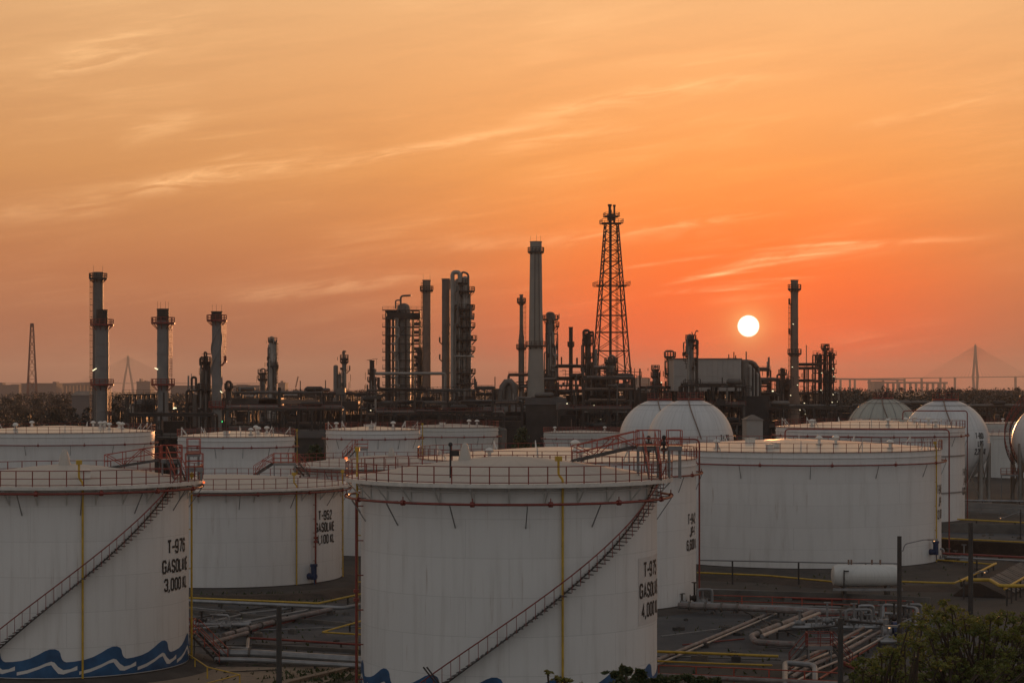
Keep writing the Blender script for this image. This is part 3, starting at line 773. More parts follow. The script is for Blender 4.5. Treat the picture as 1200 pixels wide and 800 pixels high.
def deck_ring(root, Ri, Ro, z, a0=0, a1=360, m='dark', rm='dark', bracket=True, cx=0, h=1.1, n=None):
    d = MB().lathe([(Ri, z - .32), (Ro, z - .32), (Ro, z), (Ri, z), (Ri, z - .32)], 24, (cx, 0, 0), R_(a0), R_(a1))
    if bracket:
        k = max(2, int((a1 - a0) / 45))
        for i in range(k + (0 if a1 - a0 > 359 else 1)):
            dd = a0 + (a1 - a0) * i / k; c = Vector((cx, 0, 0))
            d.bar(pol(dd, Ri, z - (Ro - Ri) * 1.1) + c, pol(dd, Ro - .1, z - .2) + c, .14)
    o = d.build('platform', MT[m], root)
    r = rail_ring(Ro - .05, z, n or max(5, int((a1 - a0) / 26)), h=h * 1.1, r=.075, a0=a0, a1=a1)
    ob = r.build('handrail', MT[rm], o); ob.location = (cx, 0, 0)
    return o

def ladder(root, x, y, z0, z1, cage=True, m='dark'):
    l = MB()
    for s in (-.25, .25): l.bar((x + s, y, z0), (x + s, y, z1), .08)
    z = z0
    while z < z1: l.bar((x - .25, y, z), (x + .25, y, z), .05); z += .6
    if cage:
        z = z0 + 2
        while z < z1:
            l.ring(.42, z, .035, 4, 10, 0, 2*PI, (x, y)); z += 1.5
        for a in (0, 90, 180, 270): l.bar((x + .42*math.sin(R_(a)), y + .42*math.cos(R_(a)), z0 + 2), (x + .42*math.sin(R_(a)), y + .42*math.cos(R_(a)), z1), .035)
    l.build('ladder', MT[m], root)

def column(name, cat, label, px, Y, segs, m='dark', plats=(), lad=None, goose=None, cap=False, group=None, extra=(), rm='dark', bands=0, helix=False, antenna=0):
    """segs: (row top, row bottom, half width top px, half width bottom px, centre px)"""
    P = PX(px, Y); root = thing(name, label, cat, (P.X(), Y, 0), 0, group)
    for i, sg in enumerate(segs):
        zt, zb = P.z(sg[0]), (P.z(sg[1]) if sg[1] is not None else 0); rt, rb = sg[2] * P.k, sg[3] * P.k
        cx = P.x(sg[4]) if len(sg) > 4 else 0
        pr = [(rb, zb), (rt, zt)]
        if cap: pr += [(rt * .8, zt + rt * .3), (rt * .4, zt + rt * .5), (.02, zt + rt * .55)]
        else: pr += [(rt + .12, zt), (rt + .12, zt + .25), (rt * .82, zt + .25), (rt * .8, zt - 1.5), (.02, zt - 1.5)]
        s = MB().lathe(pr, 24, (cx, 0, 0))
        for b in range(bands):
            zz = zb + (zt - zb) * (b + .5) / bands; r = rb + (rt - rb) * (b + .5) / bands
            s.lathe([(r, zz - .12), (r + .1, zz - .1), (r + .1, zz + .1), (r, zz + .12)], 24, (cx, 0, 0))
        s.build('shell', MT[sg[5] if len(sg) > 5 else m], root)
    for p in plats:
        ri = (p[2] if len(p) > 2 else segs[0][2]) * P.k; cx = P.x(p[5]) if len(p) > 5 else 0
        deck_ring(root, ri, p[1] * P.k, P.z(p[0]), *(p[3:5] if len(p) > 4 and p[3] is not None else (0, 360)), rm=rm, m=rm, cx=cx)
    if lad: ladder(root, P.x(lad[0]), -.6 if len(lad) < 4 else lad[3], P.z(lad[2]), P.z(lad[1]), m=rm)
    if helix:
        for k in range(2):
            h = MB(); r = segs[1][2] * P.k; z0, z1 = P.z(helix[1]), P.z(helix[0])
            pts = [(1.04 * r * math.sin(k*2.1 + i*.12), -1.04 * r * math.cos(k*2.1 + i*.12), z0 + (z1 - z0) * i / 60) for i in range(61)]
            h.tube(pts, .24, 6); h.build('helical_strake', MT[m], root)
    if goose:
        for g in goose: MB().pipe([(P.x(a), g[0], P.z(b)) for a, b in g[1]], g[2], 8, g[2] * 3).build('overhead_pipe', MT[g[3] if len(g) > 3 else m], root)
    if plats and name == 'process_column':          # side piping, valves and nozzles crowd every column
        rn = random.Random(int(px * 7)); sg = segs[0]; cx = P.x(sg[4]) if len(sg) > 4 else 0; rt = sg[2] * P.k; zt = P.z(sg[0])
        for i in range(5 + int(zt / 9)):
            a = rn.uniform(-1.9, 1.9); rr_ = rt + rn.uniform(.35, 1.1); z1 = rn.uniform(.45, .98) * zt; z0 = z1 - rn.uniform(4, 16)
            x, y = cx + rr_ * math.sin(a), -rr_ * math.cos(a); x2, y2 = cx + rt * .9 * math.sin(a), -rt * .9 * math.cos(a)
            MB().pipe([(x2, y2, z1), (x, y, z1), (x, y, max(2, z0)), (x + rn.uniform(-1.5, 1.5), y, max(2, z0))], rn.uniform(.1, .28), 7).build('side_pipe', MT[rn.choice(['mid', 'dark', 'light'])], root)
            if i % 2 == 0: MB().box((x, y, rn.uniform(z0, z1)), (.7, .7, rn.uniform(.5, 1.3))).build('valve', MT['dark'], root)
    if plats and name == 'process_column':          # fine fuzz: stanchions, conduits, davits along the shell
        rn = random.Random(int(px * 13)); fz = MB()
        for i in range(int(P.z(segs[0][0]) * 1.6)):
            a = rn.uniform(-1.7, 1.7); rr_ = segs[0][2] * P.k + rn.uniform(.2, 1.5); z = rn.uniform(.2, 1.03) * P.z(segs[0][0]); cx = P.x(segs[0][4]) if len(segs[0]) > 4 else 0
            p_ = Vector((cx + rr_ * math.sin(a), -rr_ * math.cos(a), z))
            if rn.random() < .6: fz.bar(p_, p_ + Vector((0, 0, -rn.uniform(.8, 3))), rn.uniform(.07, .2))
            else: fz.bar(Vector((cx, 0, z)), p_, rn.uniform(.07, .2))
        tag(fz.build('small_bore_piping', MT['dark'], root), None, None, None, 'stuff')
    for i in range(antenna):
        a = 2*PI*i/antenna + .6; r = segs[0][2]*P.k
        MB().bar((r*math.cos(a), r*math.sin(a), P.z(segs[0][0])), (r*math.cos(a), r*math.sin(a), P.z(segs[0][0]) + 1.9), .06).build('lightning_rod', MT['dark2'], root)
    return root, P

def lampbox(root, P, px, py, y, m='lampw', d=(.9, .2, .25), tilt=0):
    d = tuple(v * .7 for v in d); b = MB().box((0, 0, 0), d); o = b.build('lamp', MT[m], root); o.location = (P.x(px), y, P.z(py)); o.rotation_euler = (0, R_(tilt), 0)

SG = 'tall refinery stacks'
r, P = column('chimney_stack', 'smokestack', 'tallest of the left stacks, dark slim flue standing just behind a shorter grey one', 115, 492, [(320, None, 5.8, 6.2)], 'mid', [(326, 10.5, 5.8)], lad=(107.5, 322, 500), group=SG, rm='dark', antenna=2)
r, P = column('chimney_stack', 'smokestack', 'grey stack with two red platforms standing in front of the tallest left flue', 119.5, 478, [(364, 381, 6.6, 6.6, 119.5, 'dark'), (381, 452, 7.8, 8.0), (452, None, 6.6, 6.9)], 'stack', [(380, 13.6, 6.5), (450, 13.6, 7)], lad=(129, 455, 520), group=SG, rm='red', bands=5)
lampbox(r, P, 113, 433, -2.2, tilt=-32, d=(1.6, .2, .3))
r, P = column('chimney_stack', 'smokestack', 'grey stack with a dark hood and two red platforms, second stack group from the left', 191, 455, [(363, 377, 6.8, 6.8, 191, 'dark'), (377, 451, 6.8, 7.0), (451, None, 6.2, 6.6)], 'stack', [(378, 13.8, 6.8), (450, 13.8, 7)], lad=(200.5, 378, 450), group=SG, rm='red', bands=5, antenna=4)
lampbox(r, P, 185, 432, -2.0, tilt=25, d=(1.2, .2, .3))
r, P = column('chimney_stack', 'smokestack', 'grey stack wrapped in spiral strakes with a red crown platform and side ladder', 254, 470, [(366, 376, 6.3, 6.3, 254, 'dark'), (376, None, 5.6, 6.0)], 'stack', [(375, 11.8, 6), (423, 11.2, 5.6, 60, 130), (476, 9.5, 6)], lad=(263.5, 376, 424), group=SG, rm='red', helix=(380, 468), antenna=3)
lampbox(r, P, 261, 459, -2.4, tilt=40); lampbox(r, P, 263, 493.5, -3, 'lampg', (.5, .3, .5))
r, P = column('chimney_stack', 'smokestack', 'dark lattice hugged slim stack between the two big columns left of centre', 500, 590, [(329, None, 4.7, 4.9)], 'brownstack', [(340, 7.9, 4.7)], lad=(495, 331, 450), group=SG, antenna=2, bands=6)
r, P = column('chimney_stack', 'smokestack', 'plain grey stack right beside the column with the looped overhead pipe', 522.5, 575, [(327.5, None, 4.7, 4.8)], 'mid', [(400, 8, 4.7, -120, -60), (420, 8, 4.7, -120, -60)], group=SG, bands=5)
r, P = column('chimney_stack', 'smokestack', 'thin flue swelling at mid height, left of the big pale chimney', 611, 590, [(346, 388, 2.0, 2.2), (388, 400, 2.2, 3.6), (400, None, 3.4, 3.8)], 'mid', [(354, 5.2, 2.0), (408, 6, 3.4)], lad=(615, 350, 450), group=SG)
r, P = column('chimney_stack', 'smokestack', 'big pale tapering chimney with one low ring platform, left of the lattice flare tower', 628, 560, [(284, 405, 6.8, 8.4), (405, 466, 8.4, 10.2), (466, None, 11, 11.5, 628, 'mid')], 'palestack', [(295, 9.6, 6.9), (405, 12, 8.2)], lad=(632, 290, 460), group=SG, antenna=3, rm='dark')
# raised strips in a darker colour stand in for the pale chimney's flute shadows
for dx in (-.2, .55):
    MB().bar((dx * 2.0, -2.15, P.z(404)), (dx * 1.4, -1.72, P.z(292)), .3, .2).build('flute_shade_strip', MT['mid'], r)
r, P = column('chimney_stack', 'smokestack', 'short thin dark flue standing alone between the lagged column and the flare tower', 669, 600, [(384, None, 2.3, 2.4)], 'dark', [(405, 4, 2.3)], group=SG)
r, P = column('chimney_stack', 'smokestack', 'brown stack to the right of the setting sun with two ring platforms', 931, 560, [(329, None, 4.3, 4.6), (415, None, 4.9, 5.4), (464, None, 6.5, 7.0)], 'brownstack', [(338.5, 7.8, 4.3), (414, 8.2, 5), (355, 7, 4.3, -140, -60), (390, 7, 4.3, -140, -60)], lad=(925, 355, 455), group=SG, bands=7)
for q in ((928, 380), (927, 430), (933, 451), (936, 480), (925, 463), (941, 472)): lampbox(r, P, q[0], q[1], -2.6, 'lampw', (.45, .2, .22), 20)
MB().bar((P.x(931), 0, P.z(466)), (P.x(944), 0, P.z(482)), .4).bar((P.x(931), 0, P.z(466)), (P.x(918), 0, P.z(482)), .4).build('stay', MT['light'], r)

CG = 'process columns of the refinery'
def col_(label, *a, **k): return column('process_column', 'column', label, *a, group=CG, **k)
col_('small capped column with a gooseneck beside the pale twin column at left', 308, 640, [(438, None, 3.6, 4.0)], 'mid', [(437, 6, 2), (444, 6.2, 3.6)], cap=True, goose=[(-.5, [(306, 436), (306, 432), (311, 432), (311, 440)], .22)])
col_('pale twin column with a hooked pipe on top, left middle of the refinery', 319.5, 620, [(398, None, 3.4, 3.6, 318.5, 'light'), (402, None, 2.0, 2.2, 322.5, 'light'), (404, None, .9, .9, 315, 'mid')], 'light', [(400, 5.4, 3.2), (429, 6, 3.4), (432, 7, 3.2, 40, 120)], cap=True, goose=[(-1.2, [(317, 398), (317, 395), (321, 395), (321, 402)], .25)], lad=(325, 402, 455))
col_('short pair of dark columns, the left one plain', 394, 640, [(429, None, 2.8, 2.9, 393.5), (439, None, 2.2, 2.2, 398)], 'mid', [], cap=True)
col_('slender dark column with a hooked top right of the plain short pair', 403.5, 640, [(420, None, 2.6, 3.0), (413, None, 1.4, 1.4, 403, 'mid')], 'mid', [(420, 5, 2.4), (433, 7, 3.0, 60, 130), (424, 5, 2.6)], cap=True, goose=[(-.8, [(402, 415), (402, 411), (406, 412)], .25)])
col_('dark squat column with two small ring platforms left of the scaffolded one', 436, 620, [(423, None, 2.9, 3.1)], 'dark', [(437, 5, 3), (446, 5.6, 3.2), (448, 9, 3.2, 60, 130)])
# scaffolded big column
r, P = col_('wide column caged in a dark steel frame of many decks with a gooseneck pipe on top', 473, 600, [(359, 372, 7, 9.5, 473, 'mid'), (372, None, 9.0, 9.2, 472, 'light'), (372, None, 3, 3, 455, 'dark')], 'mid', [], cap=True, goose=[(-2, [(470, 358), (470, 347), (482, 346.5)], .3), (-2, [(464, 362), (464, 352), (470, 352)], .22)], lad=(466, 355, 372))
def cage(root, P, x0, x1, dep, ytop, ybot, nlev, nb=4, m='dark', rails=True, wide=(), ov=.8):
    c = MB(); z0, z1 = P.z(ybot), P.z(ytop)
    xs = [P.x(x0) + (P.x(x1) - P.x(x0)) * i / nb for i in range(nb + 1)]
    for x in xs:
        for y in (-dep, dep): c.bar((x, y, z0), (x, y, z1), .38)
    for l in range(nlev + 1):
        z = z0 + (z1 - z0) * l / nlev
        for y in (-dep, dep): c.bar((xs[0], y, z), (xs[-1], y, z), .3)
        for x in xs: c.bar((x, -dep, z), (x, dep, z), .22)
    for l in range(nlev):
        za, zb = z0 + (z1-z0)*l/nlev, z0 + (z1-z0)*(l+1)/nlev
        i = (l * 2) % nb
        c.bar((xs[i], -dep, za), (xs[i+1], -dep, zb), .16)
    c.build('steel_frame', MT[m], root)
    for l in range(1, nlev + 1):
        z = z0 + (z1 - z0) * l / nlev
        for a, b in (wide or ((0, nb),)):
            xa, xb = xs[a] - ov, xs[b] + ov
            d = MB()
            d.box(((xa+xb)/2, -dep - .4, z), (xb - xa, .9, .3)); o = d.build('deck', MT[m], root)
            h = MB()
            for hh in (.55, 1.1): h.bar((xa, -dep - .8, z + hh), (xb, -dep - .8, z + hh), .08)
            k = max(2, int((xb - xa) / 1.6))
            for i in range(k + 1): h.bar((xa + (xb-xa)*i/k, -dep - .8, z), (xa + (xb-xa)*i/k, -dep - .8, z + 1.1), .08)
            h.build('handrail', MT[m], o)
cage(r, P, 453, 492, 3.4, 364, 500, 14, 5, ov=1.0)
for i in range(9):          # side landings of the stair tower and their small pipes
    z = P.z(374 + i * 9.6); rndc = random.Random(i)
    MB().box((P.x(489), -4.6, z + .9), (1.6, .4, 1.0)).build('landing', MT['dark2'], r)
    MB().pipe([(P.x(458 + rndc.uniform(-1, 6)), -4.4, z), (P.x(462 + rndc.uniform(0, 8)), -4.4, z), (P.x(462 + rndc.uniform(0, 8)), -4.4, z - 3)], .2, 6).build('pipe', MT['light'], r)
col_('dark narrow column pressed between the caged column and the brown slim stack', 492, 592, [(411, None, 3.2, 3.4)], 'dark', [(412, 5, 2), (425, 5, 3), (437, 5, 3)], cap=True, lad=(487, 415, 455))

d = MB().box((P.x(474), -3.6, P.z(370)), (P.x(494) - P.x(455), 1.5, 1.6)); d.build('header_beam', MT['dark2'], r)
MB().box((P.x(462), 0, P.z(366)), (4.5, 6, .3)).build('deck', MT['dark'], r)
# looped column group
r, P = col_('tallest column group with a looped overhead pipe and many side platforms', 539, 570, [(330, None, 5.0, 5.2, 536, 'light'), (326, None, 4.4, 4.6, 545, 'light'), (345, None, 2.2, 2.4, 549.5, 'mid')], 'mid',
  [(341, 11.5, 4, 0, 360, 545), (332, 7.5, 4, 0, 360, 542), (362, 11.5, 4, -75, 165, 545), (372, 11, 4, -75, 165, 545), (383, 12, 4, -70, 170, 545), (398, 14, 4, -70, 170, 545), (411, 12, 4, -70, 170, 545), (437, 12.5, 4, -70, 170, 545), (449, 13, 4, 0, 360, 545)], cap=True,
  goose=[(-2.2, [(530.5, 455), (530.5, 319.5), (539, 319.5), (539, 331)], .62, 'light'), (-1.5, [(541, 330), (541, 318.5), (549, 321), (549, 345)], .3), (-3, [(534, 455), (534, 380), (537, 380), (537, 340)], .3), (-3, [(552, 358), (552, 374), (556, 374)], .3)], lad=(547, 345, 455, -3.0), rm='dark')
for i_, q_ in enumerate((529.5, 533.5, 538.5, 541, 547.5, 551.5)):
    MB().pipe([(P.x(q_), -2.1, 2), (P.x(q_), -2.1, P.z(345 + i_ * 13 % 40)), (P.x(q_) + .9, -1.0, P.z(345 + i_ * 13 % 40))], .14 + .05 * (i_ % 3), 7).build('side_pipe', MT[('mid', 'dark', 'light')[i_ % 3]], r)
for q in (362, 398, 437):
    MB().box((P.x(551 + q % 3), -1.2, P.z(q) + .7), (.7, .8, .9)).build('valve_station', MT['dark2'], r)
MB().pipe([(P.x(440), 0, P.z(437.5)), (P.x(522), 0, P.z(437.5)), (P.x(522), 0, P.z(455))], .45, 8).build('bridging_pipe', MT['light'], r)
MB().pipe([(P.x(532), -3, P.z(417.5)), (P.x(556), -3, P.z(417.5))], .3, 8).build('bridging_pipe', MT['light'], r)
col_('dark lagged column with a basket platform right of the big pale chimney', 645, 590, [(369, None, 5.0, 6.4)], 'mid', [(374, 9.5, 3, 30, 330), (382, 10.5, 5, 40, 140), (408, 9, 5.4, 50, 130), (420, 9, 5.6, 50, 130), (434, 9.2, 5.8, 50, 130)], cap=True, goose=[(-2.3, [(641, 372), (641, 367), (649, 367), (649, 376)], .35), (-2.3, [(655, 374), (655, 368)], .12)], lad=(652.5, 380, 452))
col_('knotty dark column with a curled pipe head just left of the flare tower', 689, 590, [(393, None, 3.4, 4.0), (410, None, 2.5, 2.5, 697.5, 'mid')], 'dark', [(393, 6.5, 3.2), (402, 7, 3.4), (418, 6, 3.4), (432, 7, 3.4), (445, 8, 3.8)], cap=True, goose=[(-1, [(684, 400), (684, 387), (690, 387), (690, 394)], .4), (-1, [(686, 393), (692, 389), (695, 389), (695, 402)], .3)])
col_('pale stubby column inside the foot of the flare tower', 716, 575, [(421, None, 4.4, 5.0, 716, 'mid')], 'mid', [(424, 8, 3.8), (436, 8.5, 4.4), (459, 9, 4.6)], cap=True, goose=[(-1, [(712, 424), (715, 416), (720, 418), (721, 425)], .35)])
col_('small dark column with a gooseneck, leftmost of three behind the sphere domes', 768, 540, [(434, None, 3.3, 3.6)], 'mid', [(433, 5, 2), (441, 5.5, 3.3), (452, 6, 3.4)], cap=True, goose=[(-1, [(766, 435), (766, 429), (770, 430)], .2)])
col_('column with an inverted U pipe on top, middle of three behind the sphere domes', 785, 540, [(419, None, 3.0, 3.3)], 'mid', [(417.5, 7, 2.6), (437, 6, 3), (452, 6, 3)], cap=True, goose=[(-1, [(779, 418), (779, 411), (789, 411), (789, 420)], .22)], lad=(780, 420, 452))
col_('pale slim column with a forked top in front of the big pale box', 809.5, 505, [(394, None, 3.6, 4.0, 809.5, 'mid'), (452, None, 5, 5.4, 809.5, 'dark')], 'mid', [(398, 6.4, 3.4), (404, 8.6, 3.5, 30, 150), (417, 6.6, 3.6, -160, -20), (430, 7, 3.8, 20, 160), (451, 9, 4)], cap=True, goose=[(-1.5, [(806.5, 415), (804.5, 414), (804.5, 398), (807, 392), (811, 394)], .3), (-.5, [(812, 394), (810.5, 389)], .12), (-.5, [(813, 394), (816, 387), (818, 388.5)], .14)], lad=(815.5, 396, 450))
r, P = col_('branching dark column with many decks at the right end of the refinery', 969, 570, [(406, None, 1.8, 2.4, 966.5), (413, None, 2.0, 2.2, 973), (415, None, 1.6, 2.0, 961)], 'dark', [(408, 5, 1.5, 0, 360, 967), (413, 5.5, 1.6, 0, 360, 971), (421, 6, 1.6, 0, 360, 962), (419, 5.5, 2, 0, 180, 973), (432, 5.5, 2, 0, 180, 973), (445, 5.8, 2, 0, 180, 973)], cap=True, goose=[(-1, [(966, 420), (966, 404), (970, 404)], .25), (-1, [(957, 430), (957, 421), (963, 418)], .25)])
for q in ((974, 432), (975, 441), (961, 437), (960, 457), (974, 462), (973, 471)): lampbox(r, P, q[0], q[1], -3.4, 'lampw', (.4, .2, .22), 30)
cage(r, P, 954, 975, 2.4, 416, 500, 8, 3)
r, P = col_('low dark column cluster hugging the left side of the brown stack', 918, 565, [(434, None, 2.8, 3.2, 917), (445, None, 3.4, 3.6, 923)], 'dark', [(438, 5, 2.8, 0, 360, 917), (448, 6, 3.2, 0, 360, 918), (455, 9, 3.2, 0, 360, 919)], cap=True, goose=[(-1, [(915, 440), (914, 431), (919, 433)], .2)])
r, P = col_('little column cluster left of the spiral straked stack with hooped pipes', 240, 480, [(418, None, 3.0, 3.0, 241, 'dark'), (434, None, 3.6, 3.6, 240, 'mid'), (450, None, 3.0, 3.0, 234), (425, None, 1.6, 1.6, 245.5)], 'dark', [(424, 6, 3, 0, 360, 241), (431, 5, 3, 0, 360, 241), (456, 9, 4, 0, 360, 238)], cap=True,
   goose=[(-2, [(236, 428), (236, 420), (239, 418)], .25), (-3, [(227, 456), (227, 442), (232, 442), (232, 455)], .28), (-3.4, [(221.5, 500), (221.5, 458), (226, 457)], .3), (-2, [(241, 418), (241, 412.5), (243.5, 413), (243.5, 424)], .2), (-1, [(229, 500), (229, 462)], .5, 'mid')])
r, P = col_('small loop topped column just right of the spiral straked stack', 268, 480, [(455, None, 3.6, 3.8)], 'dark', [(455, 5, 3.5)], cap=True, goose=[(-1, [(266, 456), (266, 447), (271, 447), (271, 456)], .3)])

# flare tower
def lattice_tower(name, label, cat, px, Y, ytop, ybot, wt, wb, n, m, r=.22, group=None, plats=(), core=True):
    P = PX(px, Y); root = thing(name, label, cat, (P.X(), Y, 0), R_(6), group)
    z0, z1 = max(0, P.z(ybot)), P.z(ytop); a, b = wb * P.k, wt * P.k
    def hw(z): return a + (b - a) * (z - z0) / (z1 - z0)
    zs = [z0]
    q = (b / a) ** (1 / n) if b < a else 1
    tot = sum(q ** i for i in range(n)); z = z0
    for i in range(n): z += (z1 - z0) * q ** i / tot; zs.append(z)
    cs = [(-1, -1), (1, -1), (1, 1), (-1, 1)]
    l = MB()
    for cx, cy in cs: l.tube([(cx*a, cy*a, z0), (cx*b, cy*b, z1)], [r * 1.7, r * 1.1], 6)
    l.build('corner_leg', MT[m], root)
    for i in range(n):
        g = MB()
        for k in range(4):
            c, d = cs[k], cs[(k+1) % 4]; h0, h1 = hw(zs[i]), hw(zs[i+1])
            A = Vector((c[0]*h0, c[1]*h0, zs[i])); B = Vector((d[0]*h0, d[1]*h0, zs[i])); C = Vector((c[0]*h1, c[1]*h1, zs[i+1])); D = Vector((d[0]*h1, d[1]*h1, zs[i+1]))
            g.cyl(C, D, r * .7, 5); g.cyl(A, D, r * .55, 5); g.cyl(B, C, r * .55, 5)
        g.build('bracing_panel', MT[m], root)
    for py, w in plats:
        z = P.z(py); h = hw(z)
        d = MB()
        for s in (-1, 1): d.box((0, s*h, z), (w*2*P.k, .8, .25)); d.box((s*h, 0, z), (.8, w*2*P.k, .25))
        o = d.build('platform', MT[m], root)
        hr = MB(); w_ = w * P.k; C4 = [(-w_, -w_), (w_, -w_), (w_, w_), (-w_, w_)]
        for i in range(4):
            for hh in (.6, 1.15): hr.bar((*C4[i], z + hh), (*C4[(i+1) % 4], z + hh), .09)
            for k in range(4):
                q_ = Vector((*C4[i], z)).lerp(Vector((*C4[(i+1) % 4], z)), k / 4); hr.bar(q_, q_ + Vector((0, 0, 1.15)), .09)
        hr.build('handrail', MT[m], o)
    return root, P
r, P = lattice_tower('flare_tower', 'tall dark lattice flare tower with twin tips, highest thing in the picture', 'flare tower', 716.5, 600, 262, 520, 7.2, 25.5, 14, 'lattice', .17, plats=((262, 12.5), (254, 8.5), (335, 19.5)))
MB().cyl((-.3, 0, 0), (-.3, 0, P.z(246)), .42, 10).build('flare_riser', MT['lattice'], r)
MB().cyl((-.5, 0, P.z(262)), (-.5, 0, P.z(240)), .42, 8).cyl((-.5, 0, P.z(242)), (-.5, 0, P.z(239.5)), .62, 8).build('flare_tip', MT['lattice'], r)
MB().cyl((.9, 0, P.z(262)), (.9, 0, P.z(240.5)), .30, 8).cyl((.9, 0, P.z(242)), (.9, 0, P.z(240)), .45, 8).build('flare_tip', MT['lattice'], r)
MB().cyl((0, 0, P.z(258)), (0, 0, P.z(251)), 1.3, 10).build('knockout_drum', MT['lattice'], r)
ladder(r, 1.6, -.8, 2, P.z(262), m='lattice')
for f in (.3, .5, .7, .85):
    pass
r, P = lattice_tower('lattice_mast', 'hazy lattice mast standing alone beyond the trees at far left', 'mast', 37.5, 1500, 379, 480, 1.5, 6.0, 9, 'mastred', .28)
MB().box((0, 0, P.z(381)), (2, 2, 3)).build('antenna', MT['mastred'], r)
r, P = column('pole_mast', 'mast', 'thin bare mast behind the right end of the refinery', 945, 900, [(405, None, .5, .7)], 'mid')
def tower_crane(label, px, Y, pts):
    P = PX(px, Y); root = thing('tower_crane', label, 'crane', (P.X(), Y, 0))
    MB().bar((0, 0, 0), (0, 0, P.z(455)), 2.2).build('mast', MT['mastred'], root)
    MB().bar((P.x(pts[0][0]), 0, P.z(pts[0][1])), (P.x(pts[1][0]), 0, P.z(pts[1][1])), 1.6).build('jib', MT['mastred'], root)
tower_crane('tiny hazy crane with a raised jib left of the short column pair', 347, 2400, ((346.5, 454), (349.5, 441)))

# big box and duct
P = PX(829, 520); r = thing('boiler_house', 'big pale windowless box with a rounded duct at its right, below the sun', 'boiler house', (P.X(), 520, 0))
w = 39.5 * P.k
MB().box((0, 8, (P.z(421) + P.z(458)) / 2), (2*w, 16, P.z(421) - P.z(458))).build('cladding', MT['cladding'], r)
b = MB().box((0, 8, P.z(421) + .15), (2*w + .5, 16.5, .3))
b.build('roof_edge', MT['mid'], r)
for i in range(13): MB().box((-w + 2*w*(i + .5)/13, -.06, (P.z(421) + P.z(458))/2), (.12, .12, P.z(421) - P.z(458))).build('panel_rib', MT['cladding'], r)
MB().box((0, -.09, P.z(440)), (2*w, .1, .14)).build('panel_rib', MT['cladding'], r)
for i in range(8):
    for y in (1, 15): MB().bar((-w + .8 + (2*w - 1.6)*i/7, y, 0), (-w + .8 + (2*w-1.6)*i/7, y, P.z(458)), .6).build('support_post', MT['dark'], r)
for i in range(3): MB().bar((-w, .65, P.z(464 + i*9)), (w, .65, P.z(464 + i*9)), .3).build('girder', MT['dark'], r)
MB().pipe([(w, 5, P.z(426)), (P.x(884), 5, P.z(426)), (P.x(885), 5, P.z(475))], 1.0, 14, 4).build('round_duct', MT['dark'], r)
rn_ = random.Random(77)
for i in range(11):
    xx = P.x(870 + i * 2.1); zz = P.z(424 + i * i * .16)
    MB().pipe([(xx, 1.5, 2), (xx, 1.5, zz), (xx - rn_.uniform(.5, 3), 3, zz)], rn_.uniform(.16, .4), 8).build('standpipe', MT[rn_.choice(['dark', 'mid', 'dark', 'light'])], r)
for i in range(5):
    MB().box((P.x(880), 3.5, P.z(430 + i * 9)), (P.x(891 + i) - P.x(869), 2.6, .25)).build('deck', MT['dark'], r)
MB().box((P.x(878), 9, P.z(450)), (P.x(886) - P.x(870), 6, P.z(432) - P.z(468))).build('equipment_block', MT['dark2'], r)
MB().pipe([(w - 1, 4, P.z(423)), (P.x(889), 4, P.z(423)), (P.x(893), 4, P.z(452))], .5, 8, 3).build('edge_pipe', MT['mid'], r)
MB().cyl((P.x(873), 2, 0), (P.x(873), 2, P.z(424)), 1.2, 12).cyl((P.x(879), 2, 0), (P.x(879), 2, P.z(430)), .8, 10).build('standpipe', MT['mid'], r)
b = MB()
for px_, h in ((856, 2.4), (862, 3.4), (864, 2)): b.bar((P.x(px_), 4, P.z(421)), (P.x(px_), 4, P.z(421) + h * .6), .25)
b.bar((P.x(854), 4, P.z(420)), (P.x(866), 4, P.z(420)), .4)
b.build('roof_vent', MT['dark'], r)
for q in ((868, 466), (905, 458)): lampbox(r, P, q[0], q[1], -1, 'lampw', (.6, .2, .4))

P = PX(596, 560); r = thing('curved_duct', 'great arched flue duct over a drum, left of the thin swelling flue', 'flue duct', (P.X(), 560, 0))
MB().tube([(P.x(587), 0, P.z(482)), (P.x(587.5), 0, P.z(462)), (P.x(589), 0, P.z(453)), (P.x(593), 0, P.z(447.5)), (P.x(598), 0, P.z(447)), (P.x(601.5), 0, P.z(451)), (P.x(603), 0, P.z(458)), (P.x(603), 0, P.z(475))], .95, 14).build('arched_duct', MT['mid'], r)
MB().lathe([(2.2, P.z(480)), (2.2, P.z(452)), (1.6, P.z(449)), (.02, P.z(447.5))], 20, (P.x(599), 2, 0)).build('drum', MT['mid'], r)
MB().tube([(P.x(561), -2, P.z(483)), (P.x(625), -2, P.z(483))], 2.0, 14).tube([(P.x(558), -2, P.z(483)), (P.x(561), -2, P.z(483))], [1.2, 2.0], 14).build('horizontal_duct', MT['mid'], r)
for q in (563, 575, 587, 599, 611, 623): MB().bar((P.x(q), -2, 0), (P.x(q), -2, P.z(491)), .6).build('support_post', MT['dark'], r)
P = PX(165, 470); r = thing('horizontal_drum', 'round ended grey drum on a dark frame between the two left stacks', 'drum', (P.X(), 470, 0))
MB().sphere((P.x(165), 0, P.z(478)), 2.2, 12).build('drum_head', MT['mid'], r)
MB().cyl((P.x(165), 0, P.z(478)), (P.x(181), 0, P.z(478)), 2.15, 20).build('drum_shell', MT['dark'], r)
cage(r, P, 151, 184, 3, 462, 520, 5, 3)
for q in ((154.5, 478), (199, 478), (209, 477.5)): lampbox(r, P, q[0], q[1], -4.6, 'lampw', (1.0, .2, .3), -30 if q[0] < 170 else 15)

